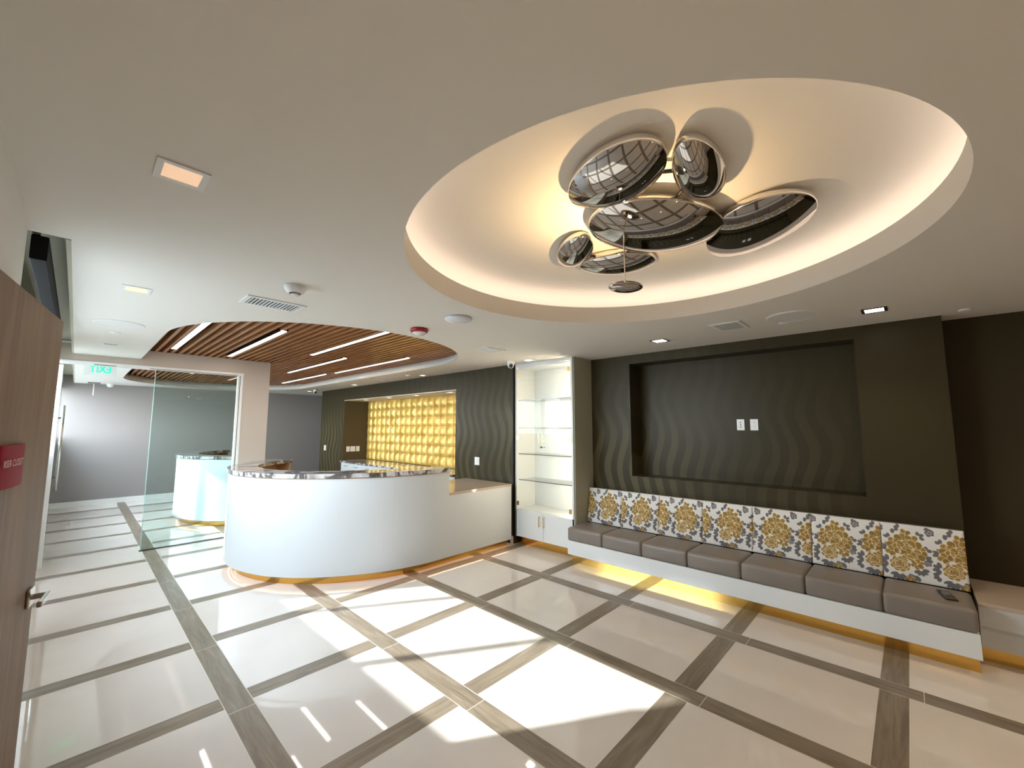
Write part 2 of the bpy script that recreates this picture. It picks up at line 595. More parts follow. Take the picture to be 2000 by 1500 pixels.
# oblong recess : curved side
def ring_strip(bm, loops):
    vv = [[bm.verts.new(p) for p in lp] for lp in loops]
    for a, b in zip(vv[:-1], vv[1:]):
        n = len(a)
        for i in range(n):
            j = (i + 1) % n
            bm.faces.new((a[i], a[j], b[j], b[i]))
lps = []
for dr, z in ((0, 0), (0.0, 0.02), (0.012, 0.06), (0.035, 0.10), (0.075, 0.135), (0.13, 0.16), (0.13, 0.33)):
    lps.append([(x, y, ZC + z) for x, y in stadium_pts(CX2, Y20, Y21, R2 + dr)])
ring_strip(bm, lps)
bmesh.ops.remove_doubles(bm, verts=bm.verts, dist=1e-5)
ceil = struct('ceiling', bm, M['ceiling'], None, 'pale painted ceiling with a round lit recess and an oblong slatted recess')
ceil.data.polygons.foreach_set('use_smooth', [abs(p.normal.z) < 0.98 for p in ceil.data.polygons])
ceil.data.update()

# left wall with the closet door, near part
sbox('wall_left', [((-0.34, -3.1, 0), (-0.215, 2.81, ZR))], M['white_wall'], 'plain white wall behind the half open wooden door')
# street wall above the glazing and ceiling of the shade pocket
sbox('wall_street', [((-0.36, 2.81, 2.40), (XG + 0.02, 12.5, ZR)), ((-0.36, 2.81, 2.64), (-0.10, 12.5, ZR)), ((-0.098, 2.82, ZC), (-0.08, 12.4, 2.64))], M['sage_wall'], 'grey green bulkhead above the street glazing')
sbox('wall_pier', [((-0.36, 5.48, 0), (XG + 0.02, 6.64, 2.40))], M['white_wall'], 'white pier between the street windows, sized to keep sun off the desk')  # unseen; width chosen to block sun from the desk front
sbox('wall_far', [((-0.60, YF, 0), (5.9, YF + 0.15, ZR))], M['grey_wall'], 'grey mauve wall at the far end')
sbox('wall_outer', [((5.601, -3.25, 0), (5.75, 12.35, ZR))], M['grey_wall'])
sbox('wall_back', [((-0.60, -3.25, 0), (5.9, -3.1, ZR))], M['beige_wall'], 'beige wall behind the viewer')
# sofa wall with the TV niche
ny0, ny1, nz0, nz1, nd = 0.302, 2.464, 1.005, 2.368, 0.27
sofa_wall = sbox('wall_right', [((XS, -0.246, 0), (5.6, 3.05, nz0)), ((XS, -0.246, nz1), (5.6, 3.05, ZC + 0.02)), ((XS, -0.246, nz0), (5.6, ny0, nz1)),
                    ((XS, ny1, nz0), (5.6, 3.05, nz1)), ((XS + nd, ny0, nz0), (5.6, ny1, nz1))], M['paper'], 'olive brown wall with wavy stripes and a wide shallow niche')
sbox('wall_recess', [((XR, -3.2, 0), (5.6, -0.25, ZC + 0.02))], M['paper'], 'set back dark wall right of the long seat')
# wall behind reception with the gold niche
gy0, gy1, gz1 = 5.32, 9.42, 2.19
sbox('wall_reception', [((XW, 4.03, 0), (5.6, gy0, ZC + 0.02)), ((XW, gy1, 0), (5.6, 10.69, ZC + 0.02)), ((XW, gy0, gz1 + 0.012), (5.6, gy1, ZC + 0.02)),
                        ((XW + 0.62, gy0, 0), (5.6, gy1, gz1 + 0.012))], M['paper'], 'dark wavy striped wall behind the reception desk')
sbox('trim_3', [((XW + 0.002, gy1 - 0.012, 0.83), (XW + 0.60, gy1 - 0.001, gz1))], M['dark_wall'], 'bronze brown cheek of the gold tiled niche')
sbox('trim_4', [((XW + 0.001, gy0 + 0.001, gz1), (XW + 0.60, gy1 - 0.001, gz1 + 0.010))], M['ceiling'], 'pale soffit of the gold tiled niche')
sbox('wall_cabinet', [((4.69, 3.05, 0), (5.6, 4.03, ZC + 0.02))], M['white_wall'])
# dividing wall : pier and header
bm = bmesh.new()
add_box(bm, (1.70, YP, 0), (2.055, YP + 0.14, 2.60))
add_box(bm, (XG - 0.02, YP, 2.395), (1.70, YP + 0.14, 2.60))
struct('wall_divider', bm, M['beige_wall'], None, 'beige pier and header carrying the glass partition')
# baseboards
sbox('baseboard_far', [((-0.30, YF - 0.015, 0), (4.3, YF, 0.105))], M['trim_white'], 'white baseboard along the far wall')
sbox('baseboard_reception', [((XW - 0.014, 4.03, 0), (XW, 4.075, 0.105)), ((XW - 0.014, 9.5, 0), (XW, 10.69, 0.105))], M['trim_white'], 'short white baseboard beside the display cabinet')
# gap between reception wall and cabinet : black reveal
sbox('trim_5', [((XW - 0.004, 4.012, 0.105), (XW + 0.30, 4.032, ZC - 0.02))], M['black'], 'black reveal between the reception wall and display cabinet')

# street windows : frame, mullions, panes
win = empty('window_1', (XG, 2.83, 0), 'tall street glazing along the left side', 'window')
del win['category']
win['kind'] = 'structure'
off = win.location
mull = [2.83, 3.90, 5.02, 5.46, 6.66, 7.26, 8.38, 9.50, 10.62, 11.74, 12.2]
bm = bmesh.new()
for y in mull:
    add_box(bm, (-0.03, y - 0.03 - 2.83, 0), (0.03, y + 0.03 - 2.83, 2.40))
for z0, z1 in ((0, 0.06), (1.33, 1.40), (2.37, 2.40)):
    add_box(bm, (-0.03, -0.03, z0), (0.03, 12.2 - 2.83, z1))
obj('window_frame', bm, M['white_metal'], win)
for i in range(len(mull) - 1):
    if i == 3:
        continue
    bm = bmesh.new()
    add_box(bm, (-0.004, mull[i] + 0.03 - 2.83, 1.40), (0.004, mull[i + 1] - 0.03 - 2.83, 2.37))
    obj('window_pane', bm, M['clear_glass'], win)
    bm = bmesh.new()
    add_box(bm, (-0.004, mull[i] + 0.03 - 2.83, 0.06), (0.004, mull[i + 1] - 0.03 - 2.83, 1.33))
    obj('lower_panel', bm, M['white_satin'], win)
# black roller shade cassette in the pocket
sh = empty('roller_shade', (-0.178, 2.85, 2.365), 'black roller shade box in the ceiling pocket above the wooden door', 'shade')
bm = bmesh.new(); add_box(bm, (-0.028, 0.0, 0.0), (0.028, 2.5, 0.115), 0.004)
obj('cassette', bm, M['black'], sh)
bm = bmesh.new(); add_box(bm, (-0.026, -0.010, 0.116), (0.0, 0.03, 0.150), 0.002)
obj('end_bracket', bm, M['steel'], sh)

# ------------------------------------------------------------------ closet door (left foreground)
DOOR_ANG = math.atan2(0.14618, 0.98926)
door = bpy.data.objects.new('door_1', None)
C.objects.link(door)
door.location = (-0.0693, 2.634, 0)
door.rotation_euler = (0, 0, -DOOR_ANG)      # local +Y runs from hinge to free edge
door['kind'] = 'structure'
door['label'] = 'brown wood veneer door standing open at the left edge'
bm = bmesh.new(); add_box(bm, (-0.045, -0.96, 0.01), (0.0, 0.0, 2.051), 0.001)
leaf = obj('door_leaf', bm, M['door_wood'], door)
bm = bmesh.new(); add_box(bm, (-0.040, 0.0, 0.01), (-0.001, 0.006, 2.0), 0.0)
obj('edge_seal', bm, M['black'], leaf)
# lever handle
hz = 0.93
bm = bmesh.new()
add_box(bm, (0.001, -0.115, hz - 0.035), (0.012, -0.045, hz + 0.035), 0.004)
hd = obj('door_handle', bm, M['steel'], leaf)
bm = bmesh.new()
add_cyl(bm, (0.034, -0.08, hz), 0.011, 0.045, 20, 'X')
add_box(bm, (0.046, -0.205, hz - 0.011), (0.062, -0.066, hz + 0.011), 0.004)
obj('lever', bm, M['steel'], hd)
bm = bmesh.new()
add_box(bm, (-0.034, 0.0, hz - 0.06), (-0.010, 0.008, hz + 0.09), 0.001)
obj('latch_plate', bm, M['steel'], leaf)
# sign on the door
sg = empty('door_sign', (-0.0693 - 0.14618 * 0.505 + 0.001, 2.634 - 0.98926 * 0.505 , 1.472), 'small red plate with pale lettering fixed on the wooden door', 'sign', rz=-DOOR_ANG)
bm = bmesh.new()
ns = 24
prof = []
for i in range(ns + 1):
    t = i / ns
    prof.append((-0.13 + 0.25 * t, 0.002 + 0.016 * math.sin(PI * t) ** 0.35))
vs0 = [bm.verts.new((x, y, -0.068)) for y, x in prof]
vs1 = [bm.verts.new((x, y, 0.068)) for y, x in prof]
for i in range(ns):
    bm.faces.new((vs0[i], vs0[i + 1], vs1[i + 1], vs1[i]))
bm.faces.new(vs1)
bm.faces.new(list(reversed(vs0)))
bm.faces.new((vs0[0], vs1[0], vs1[-1], vs0[-1]))
bmesh.ops.recalc_face_normals(bm, faces=bm.faces)
obj('plate', bm, M['red_sign'], sg)

def text_mesh(name, body, size, m, parent, loc, rot, depth=0.001, mirror=False, bold=0.0, xs=1.0):
    cu = bpy.data.curves.new(name, 'FONT')
    cu.body = body
    cu.size = size
    cu.extrude = depth
    cu.offset = bold
    cu.align_x = 'CENTER'
    cu.align_y = 'CENTER'
    to = bpy.data.objects.new(name, cu)
    C.objects.link(to)
    dg = bpy.context.evaluated_depsgraph_get()
    dg.update()
    me = bpy.data.meshes.new_from_object(to.evaluated_get(dg))
    bpy.data.objects.remove(to)
    me.name = name
    me.materials.clear()
    me.materials.append(m)
    if mirror or xs != 1.0:
        me.transform(Matrix.Scale(-xs if mirror else xs, 4, (1, 0, 0)))
        if mirror:
            me.flip_normals()
    o = bpy.data.objects.new(name, me)
    C.objects.link(o)
    o.parent = parent
    o.location = loc
    o.rotation_euler = rot
    return o
text_mesh('sign_lettering', 'RISER CLOSET', 0.031, M['sign_text'], sg, (0.0186, -0.035, 0.010), (R(90), 0, R(90)), 0.0004)
# steel jamb past the door edge
sbox('trim_6', [((-0.20, 2.70, 0), (-0.078, 2.75, 1.95))], M['white_metal'], 'narrow white jamb at the start of the street glazing')

# ------------------------------------------------------------------ glass partition
gp = empty('glass_partition', (1.15, YP + 0.03, 0), 'green tinted floor to header glass panel beside the beige pier', 'partition')
off = gp.location
box('pane', (0.69, YP + 0.024, 0.012), (1.628, YP + 0.036, 2.375), M['glass'], gp, off=off)
box('free_edge', (0.684, YP + 0.0235, 0.012), (0.690, YP + 0.0365, 2.375), M['glass_edge'], gp, off=off)
box('floor_channel', (0.675, YP + 0.015, 0.0), (1.63, YP + 0.045, 0.014), M['dark_steel'], gp, off=off)
bm = bmesh.new()
for x0, x1 in ((1.628, 1.652), (1.662, 1.698)):
    add_box(bm, (x0 - off.x, YP - 0.005 - off.y, 0.0), (x1 - off.x, YP + 0.06 - off.y, 2.39), 0.002)
obj('side_channel', bm, M['white_metal'], gp)
box('channel_seal', (1.652, YP + 0.01, 0.0), (1.662, YP + 0.05, 2.39), M['dark_steel'], gp, off=off)
bm = bmesh.new()
add_box(bm, (-0.19 - off.x, YP - 0.008 - off.y, 2.352), (1.70 - off.x, YP + 0.0 - off.y, 2.395), 0.001)
add_box(bm, (-0.19 - off.x, YP + 0.06 - off.y, 2.352), (1.70 - off.x, YP + 0.07 - off.y, 2.395), 0.001)
hc = obj('head_track', bm, M['white_metal'], gp)
bm = bmesh.new()
for x0, x1 in ((0.10, 0.30), (0.62, 1.62)):
    add_box(bm, (x0 - off.x, YP - 0.010 - off.y, 2.357), (x1 - off.x, YP - 0.0082 - off.y, 2.364))
obj('track_slot', bm, M['dark_steel'], hc)
# swing glass door leaf parked along the street side, steel pull bar
gd = empty('glass_door', (-0.17, YP, 0), 'glass door with long steel pull bar parked at the far left', 'door')
bm = bmesh.new(); add_box(bm, (-0.006, -0.02, 0.02), (0.006, 0.93, 2.33))
obj('door_glass', bm, M['glass'], gd)
bm = bmesh.new(); add_box(bm, (-0.018, -0.05, 0.0), (0.018, -0.02, 2.33), 0.003)
obj('edge_rail', bm, M['white_metal'], gd)
bm = bmesh.new(); add_cyl(bm, (0.055, 0.06, 1.35), 0.014, 1.0, 16)
pb = obj('pull_bar', bm, M['steel'], gd, True)
bm = bmesh.new()
for z in (1.0, 1.7):
    add_cyl(bm, (0.030, 0.06, z), 0.008, 0.05, 12, 'X')
obj('standoff', bm, M['dark_steel'], pb)

# ------------------------------------------------------------------ slatted recess
slat = empty('slat_ceiling', (CX2, 7.5, 2.60), 'warm brown timber slats running the length of the oblong ceiling recess', 'slat ceiling')
bm = bmesh.new()
lights = [(0.80, 4.42, 6.80), (1.44, 4.70, 6.95), (2.21, 3.92, 6.00), (2.66, 5.94, 8.29), (3.29, 5.25, 7.72), (3.235, 8.06, 10.45)]
rng = random.Random(3)
x = CX2 - R2 - 0.02
while x < CX2 + R2 + 0.1:
    dx = x - CX2
    rr = R2 + 0.10
    if abs(dx) < rr:
        h = math.sqrt(rr * rr - dx * dx)
        ya, yb = Y20 - h, Y21 + h
        cuts = [ya]
        for jy in (2.7, 5.15, 7.6, 10.05):
            jj = jy + (0.0 if int(round(x / 0.083)) % 2 else 0.02)
            if ya < jj < yb:
                cuts.append(jj)
        cuts.append(yb)
        for c0, c1 in zip(cuts[:-1], cuts[1:]):
            segs = [(c0 + 0.003, c1 - 0.003)]
            for lx, l0, l1 in lights:
                if abs(lx - x) < 0.045:
                    ns_ = []
                    for s0, s1 in segs:
                        if l1 < s0 or l0 > s1:
                            ns_.append((s0, s1))
                        else:
                            if l0 - s0 > 0.05: ns_.append((s0, l0 - 0.01))
                            if s1 - l1 > 0.05: ns_.append((l1 + 0.01, s1))
                    segs = ns_
            for s0, s1 in segs:
                add_box(bm, (x - 0.017 - CX2, s0 - 7.5, 0.0), (x + 0.017 - CX2, s1 - 7.5, 0.095))
    x += 0.083
obj('timber_slats', bm, M['slat_wood'], slat)
bm = bmesh.new()
pts = stadium_pts(CX2, Y20, Y21, R2 + 0.125)
vs = [bm.verts.new((px - CX2, py - 7.5, 0.205)) for px, py in pts]
f = bm.faces.new(vs)
if f.normal.z > 0:
    f.normal_flip()
r = bmesh.ops.extrude_face_region(bm, geom=[f])
bmesh.ops.translate(bm, vec=(0, 0, -0.08), verts=[v for v in r['geom'] if isinstance(v, bmesh.types.BMVert)])
obj('black_backing', bm, M['backing'], slat)

names = ['nearest the street side', 'second from the street side', 'third, reaching the near rim',
         'fourth, bright, beside the beige pier', 'nearer one beside the reception wall', 'farther one beside the reception wall']
for (lx, l0, l1), nm in zip(lights, names):
    t = empty('linear_light', (lx, (l0 + l1) / 2, 2.595), 'linear ceiling light set between slats, ' + nm, 'ceiling light', 'linear lights between the slats')
    hl = (l1 - l0) / 2
    bm = bmesh.new(); add_box(bm, (-0.027, -hl, 0.0), (0.027, hl, 0.006), 0.0)
    obj('diffuser', bm, M['bar_light'], t)
    bm = bmesh.new()
    add_box(bm, (-0.033, -hl - 0.006, 0.006), (0.033, hl + 0.006, 0.10))
    add_box(bm, (-0.033, -hl - 0.006, -0.002), (-0.0275, hl + 0.006, 0.006))
    add_box(bm, (0.0275, -hl - 0.006, -0.002), (0.033, hl + 0.006, 0.006))
    obj('housing', bm, M['dark_steel'], t)

# ------------------------------------------------------------------ cove light in the round recess
bm = bmesh.new()
add_lathe(bm, [(R1 + 0.085, 0.108), (R1 + 0.135, 0.108), (R1 + 0.135, 0.122), (R1 + 0.085, 0.122), (R1 + 0.085, 0.108)], 96, (C1[0], C1[1], ZC))
tag(obj('cove_light', bm, M['cove_led'], None), 'warm strip light hidden on the ledge of the round ceiling recess', 'strip light')

# ------------------------------------------------------------------ pebble chandelier
ch = empty('pebble_ceiling_lamp', (C1[0], C1[1], 2.757), 'cluster of mirror polished pebble shapes fixed in the round ceiling recess', 'ceiling lamp')
def pebble_mesh(a, b, c, rim=0.014, pear=0.0, seg=64):
    """flat backed mirror dome, bulging downwards; returns dome bm and rim bm"""
    def outline(t, s):
        ct, st = math.cos(t), math.sin(t)
        k = 1.0 - pear * ct * 0.5
        return (a * s * ct, b * s * st * k)
    dome = bmesh.new()
    rings = []
    N = 18
    for i in range(N + 1):
        ph = (PI / 2) * i / N
        s = math.sin(ph)
        z = -c * (1 - s ** 2.3)
        if i == 0:
            rings.append([dome.verts.new((0, 0, -c))])
        else:
            rings.append([dome.verts.new((*outline(2 * PI * j / seg, s), z)) for j in range(seg)])
    for p, q in zip(rings[:-1], rings[1:]):
        for j in range(seg):
            k = (j + 1) % seg
            if len(p) == 1:
                dome.faces.new((p[0], q[k], q[j]))
            else:
                dome.faces.new((p[j], p[k], q[k], q[j]))
    bmesh.ops.recalc_face_normals(dome, faces=dome.faces)
    rimb = bmesh.new()
    pr = [(1.000, 0.000), (1.0 + rim * 0.6, 0.0005), (1.0 + rim * 1.3, 0.006), (1.0 + rim * 1.3, 0.022), (0.975, 0.040), (0.80, 0.046), (0.0, 0.046)]
    rr = []
    for s, z in pr:
        if s == 0.0:
            rr.append([rimb.verts.new((0, 0, z))])
        else:
            rr.append([rimb.verts.new((*outline(2 * PI * j / seg, s), z)) for j in range(seg)])
    for p, q in zip(rr[:-1], rr[1:]):
        for j in range(seg):
            k = (j + 1) % seg
            if len(q) == 1:
                rimb.faces.new((p[j], p[k], q[0]))
            else:
                rimb.faces.new((p[j], p[k], q[k], q[j]))
    bmesh.ops.recalc_face_normals(rimb, faces=rimb.faces)
    return dome, rimb
# x, y, a, b, rotation, rim height, dome depth, tilt x, tilt y, pear
pebbles = [
    (1.596, 0.878, 0.183, 0.262, -0.433, 2.705, 0.062, 0.0, 0.0, 0.15),
    (1.804, 0.589, 0.246, 0.100, 0.160, 2.705, 0.060, 0.0, 0.0, -0.2),
    (2.150, 0.950, 0.282, 0.392, 1.148, 2.695, 0.080, 0.0, 0.0, 0.1),
    (2.573, 0.559, 0.374, 0.238, 0.637, 2.705, 0.050, 0.0, 0.0, 0.25),
    (2.137, 1.481, 0.236, 0.108, 0.776, 2.705, 0.042, 0.0, 0.0, 0.0),
    (2.486, 1.375, 0.250, 0.170, 2.099, 2.705, 0.050, 0.0, 0.0, 0.1),
]
for (px, py, a, b, t, z, c, tx, ty, pear) in pebbles:
    d, r_ = pebble_mesh(a, b, c, 0.012, pear)
    po = obj('pebble', d, M['chrome'], ch, True)
    po.location = (px - C1[0], py - C1[1], z - 2.757)
    po.rotation_euler = (tx, ty, t)
    ro = obj('rim', r_, M['rim'], po, True)
# stems to the ceiling and links between the pebbles
bm = bmesh.new()
for (px, py, a, b, t, z, c, tx, ty, pear) in pebbles:
    add_cyl(bm, (px - C1[0], py - C1[1], (z + 0.03 - 2.757) / 2), 0.045, 2.757 - z - 0.03, 24)
def add_rod(bm, p, q, r, seg=12):
    p, q = Vector(p), Vector(q)
    d = q - p
    mtx = Matrix.Translation((p + q) / 2) @ d.to_track_quat('Z', 'Y').to_matrix().to_4x4()
    bmesh.ops.create_cone(bm, cap_ends=True, segments=seg, radius1=r, radius2=r, depth=d.length, matrix=mtx)
P = [(p[0] - C1[0], p[1] - C1[1], p[5] - 2.757 + 0.02) for p in pebbles]
for i, j in ((0, 1), (0, 2), (1, 2), (2, 3), (2, 5), (4, 5)):
    add_rod(bm, P[i], P[j], 0.009)
obj('stem', bm, M['dark_steel'], ch)
# hanging pebble with rod
hb = empty('drop', (0, 0, 0), '', '')
del hb['label'], hb['category']
bm = bmesh.new()
bmesh.ops.create_uvsphere(bm, u_segments=40, v_segments=20, radius=1.0)
for v in bm.verts:
    v.co = Vector((v.co.x * 0.064, v.co.y * 0.093, v.co.z * 0.026))
bpy.data.objects.remove(hb)
dp = obj('hanging_pebble', bm, M['chrome'], ch, True)
dp.location = (1.957 - C1[0], 1.035 - C1[1], 2.335 - 2.757)
dp.rotation_euler = (0, 0, 0.907)
bm = bmesh.new(); add_cyl(bm, (0, 0, 0.17), 0.0035, 0.29, 10)
rodo = obj('rod', bm, M['rim'], dp)
rodo.location = (-0.04, 0.02, 0.0)
bm = bmesh.new(); add_cyl(bm, (0.012, -0.01, 0.027), 0.011, 0.008, 16)
obj('bulb', bm, M['halogen'], dp)
spd = bpy.data.lights.new('pebble_spot', 'SPOT')
spd.energy = 16.0
spd.color = (1.0, 0.66, 0.32)
spd.spot_size = R(165)
spd.spot_blend = 0.6
spd.shadow_soft_size = 0.012
sp = bpy.data.objects.new('pebble_spot', spd)
C.objects.link(sp)
sp.location = (1.957, 1.035, 2.375)
sp.rotation_euler = (R(180), 0, 0)
sp.parent = None

# ------------------------------------------------------------------ reception desks
def catmull(pts, n=10):
    out = []
    P_ = [pts[0]] + list(pts) + [pts[-1]]
    for i in range(1, len(P_) - 2):
        p0, p1, p2, p3 = [Vector(q) for q in P_[i - 1:i + 3]]
        for k in range(n):
            t = k / n
            out.append(0.5 * ((2 * p1) + (-p0 + p2) * t + (2 * p0 - 5 * p1 + 4 * p2 - p3) * t * t + (-p0 + 3 * p1 - 3 * p2 + p3) * t ** 3))
    out.append(Vector(pts[-1]))
    return out
def offset(path, d):
    """shift a polyline sideways; positive = inwards (to the staff side)"""
    out = []
    for i, p in enumerate(path):
        a = path[max(0, i - 1)]
        b = path[min(len(path) - 1, i + 1)]
        t = (b - a).normalized()
        nrm = Vector((t.y, -t.x))
        out.append(p + nrm * d)
    return out
def add_wall_strip(bm, path_a, path_b, z0, z1):
    """closed band between two polylines"""
    n = len(path_a)
    A0 = [bm.verts.new((p.x, p.y, z0)) for p in path_a]
    A1 = [bm.verts.new((p.x, p.y, z1)) for p in path_a]
    B0 = [bm.verts.new((p.x, p.y, z0)) for p in path_b]
    B1 = [bm.verts.new((p.x, p.y, z1)) for p in path_b]
    for i in range(n - 1):
        bm.faces.new((A0[i], A0[i + 1], A1[i + 1], A1[i]))
        bm.faces.new((B0[i + 1], B0[i], B1[i], B1[i + 1]))
        bm.faces.new((A1[i], A1[i + 1], B1[i + 1], B1[i]))
        bm.faces.new((A0[i + 1], A0[i], B0[i], B0[i + 1]))
    for i in (0, n - 1):
        bm.faces.new((A0[i], A1[i], B1[i], B0[i]))
    bmesh.ops.recalc_face_normals(bm, faces=bm.faces)

Z_PB, Z_LOW, Z_PT, Z_ST = 0.09, 0.82, 1.058, 1.112
ctrl = [(3.10, 3.98), (2.75, 3.985), (2.36, 4.07), (2.0, 4.25), (1.69, 4.49), (1.45, 4.80), (1.305, 5.17), (1.252, 5.56), (1.32, 6.0), (1.50, 6.38), (1.78, 6.71), (2.10, 6.93)]
arc = catmull(ctrl, 8)
# path runs from right to left: the staff side is on the right hand side of travel
side = offset(arc, 0.1)
SGN = 1.0 if (side[40] - Vector((2.6, 5.6))).length < (arc[40] - Vector((2.6, 5.6))).length else -1.0
def build_desk(loc, low_len, label, start=0):
    L = Vector(loc)
    o = Vector((2.6, 4.0))
    t = empty('reception_desk', (L.x + o.x, L.y + o.y, 0), label, 'desk')
    loc_path = [p - o for p in arc[start:]]
    tail = [Vector((3.10 + low_len - o.x, 3.98 - o.y)), Vector((3.10 + low_len * 0.5 - o.x, 3.98 - o.y))] if low_len > 0 else []
    full = tail + loc_path
    I = lambda path, d: offset(path, d * SGN)
    bm = bmesh.new()
    add_wall_strip(bm, full, I(full, 0.05), Z_PB, Z_LOW - 0.001)
    add_wall_strip(bm, loc_path, I(loc_path, 0.05), Z_LOW - 0.001, Z_PT)
    bmesh.ops.remove_doubles(bm, verts=bm.verts, dist=1e-5)
    fp = obj('front_panel', bm, M['white_satin'], t)
    bm = bmesh.new(); add_wall_strip(bm, I(full, 0.085), I(full, 0.10), 0.0, Z_PB)
    obj('toe_kick', bm, M['gold'], t)
    bm = bmesh.new(); add_wall_strip(bm, I(full, 0.060), I(full, 0.072), Z_PB - 0.006, Z_PB - 0.001)
    obj('led_strip', bm, M['led_strip'], t)
    bm = bmesh.new(); add_wall_strip(bm, I(loc_path, -0.002), I(loc_path, 0.03), Z_PT, Z_PT + 0.009)
    obj('brass_line', bm, M['gold_pale'], t)
    sp_ = I(loc_path, -0.018)
    bm = bmesh.new(); add_wall_strip(bm, sp_, I(loc_path, 0.30), Z_PT + 0.009, Z_ST)
    obj('stone_top', bm, M['stone'], t)
    # plywood carcass behind the panel and work surface
    bm = bmesh.new()
    add_wall_strip(bm, I(loc_path, 0.052), I(loc_path, 0.075), 0.10, Z_PT)
    add_wall_strip(bm, I(loc_path, 0.076), I(loc_path, 0.60), 0.72, 0.75)
    for idx in [q for q in (20, 44, 68) if q < len(loc_path) - 3] + [len(loc_path) - 2]:
        a, b = I(loc_path, 0.076)[idx], I(loc_path, 0.28)[idx]
        tt = (loc_path[idx] - loc_path[idx - 1]).normalized() * 0.02
        add_wall_strip(bm, [a, b], [a + tt, b + tt], 0.76, Z_PT)
    add_wall_strip(bm, I(loc_path, 0.076)[-2:], I(loc_path, 0.60)[-2:], 0.0, 0.72)
    obj('plywood_carcass', bm, M['raw_wood'], t)
    if low_len > 0.3:
        box('low_counter', (3.10, 3.975, Z_LOW - 0.03), (3.10 + low_len, 4.93, Z_LOW), M['quartz'], t, 0.002, off=(o.x, o.y, 0))
        box('low_cabinet', (3.30, 4.10, 0.10), (3.10 + low_len - 0.002, 4.90, Z_LOW - 0.031), M['white_satin'], t, off=(o.x, o.y, 0))
        box('end_panel', (3.085, 3.985, Z_LOW), (3.10, 4.30, Z_PT), M['white_satin'], t, off=(o.x, o.y, 0))
    return t
build_desk((0, 0), 1.06, 'curved white reception desk with veined stone top and gold kick, in front of the glass')
build_desk((0, 3.62), 0, 'second curved white desk with stone top seen through the glass panel', 23)

# ------------------------------------------------------------------ niche : gold tiles, back counter
bm = bmesh.new()
tw, th = 0.2045, 0.198
gx = XW + 0.585
oy, oz = gy0 + 0.01, 0.84
n_y = int((gy1 - gy0 - 0.02) / tw)
for iy in range(n_y + 1):
    for iz in range(7):
        y0 = gy1 - 0.014 - (iy + 1) * tw
        y1 = y0 + tw
        y0 = max(y0, gy0 + 0.004)
        z0 = oz + iz * ((gz1 - oz) / 7)
        z1 = z0 + (gz1 - oz) / 7
        if y1 - y0 < 0.03:
            continue
        g = 0.003
        N = 8
        Mz = 6
        grid = []
        for a in range(N + 1):
            row = []
            for b in range(Mz + 1):
                u, w = a / N, b / Mz
                # a bowed pillow : bulges across, tips outward towards the bottom edge
                bul = 0.038 * math.sin(PI * u) ** 0.55 * (0.55 + 0.45 * (1 - w)) * (math.sin(PI * min(1, 0.06 + 0.94 * w)) ** 0.35 if 0 < w < 1 else (0.35 if w == 0 else 0.15))
                row.append(bm.verts.new((gx - bul, y0 + g + u * (y1 - y0 - 2 * g), z0 + g + w * (z1 - z0 - 2 * g))))
            grid.append(row)
        for a in range(N):
            for b in range(Mz):
                f = bm.faces.new((grid[a][b], grid[a][b + 1], grid[a + 1][b + 1], grid[a + 1][b]))
                f.smooth = True
bmesh.ops.recalc_face_normals(bm, faces=bm.faces)
mt, nn, bb = mat('gold_glazed_tile')
kk = NB(nn)
vv = kk.obj()
cc = kk.ramp(kk.noise(vv, 5, 4, 0.6), [(0.3, (0.52, 0.30, 0.05)), (0.5, (0.72, 0.47, 0.11)), (0.72, (0.90, 0.66, 0.24))])
nn.links.new(cc, bb.inputs['Base Color'])
bb.inputs['Metallic'].default_value = 0.30
bb.inputs['Roughness'].default_value = 0.36
tiles = tag(obj('gold_tile_wall', bm, mt), 'grid of bulging gold tiles lining the back of the lit niche', 'tile panel')
bm = bmesh.new(); add_box(bm, (gx + 0.001, gy0 + 0.002, 0.83), (gx + 0.012, gy1 - 0.014, gz1 - 0.002))
gr = obj('tile_grout', bm, simple('tile_grout', (0.42, 0.25, 0.06), 0.5), tiles)

bc = empty('back_counter', (4.5, 7.37, 0), 'long white drawer counter with stone top inside the gold tiled niche', 'counter')
off = (4.5, 7.37, 0)
box('stone_top', (4.19, gy0 + 0.002, 0.795), (gx - 0.06, gy1 - 0.014, 0.83), M['stone'], bc, 0.002, off=off)
box('carcass', (4.24, gy0 + 0.002, 0.10), (4.80, gy1 - 0.016, 0.794), M['white_satin'], bc, off=off)
box('plinth', (4.256, gy0 + 0.004, 0.0), (4.80, gy1 - 0.018, 0.099), M['black'], bc, off=off)
yy = gy1 - 0.02
while yy - 0.40 > gy0:
    for z0, z1 in ((0.655, 0.785), (0.50, 0.65), (0.11, 0.495)):
        d = box('drawer', (4.222, yy - 0.482, z0), (4.2395, yy - 0.004, z1), M['white_satin'], bc, 0.002, off=off)
        hb_ = bmesh.new()
        add_box(hb_, (4.205 - 4.5, yy - 0.33 - 7.37, (z0 + z1) / 2 - 0.004), (4.213 - 4.5, yy - 0.16 - 7.37, (z0 + z1) / 2 + 0.004))
        for q in (0.325, 0.17):
            add_box(hb_, (4.212 - 4.5, yy - q - 7.37, (z0 + z1) / 2 - 0.004), (4.223 - 4.5, yy - q + 0.008 - 7.37, (z0 + z1) / 2 + 0.004))
        obj('handle', hb_, M['dark_steel'], d)
    yy -= 0.486

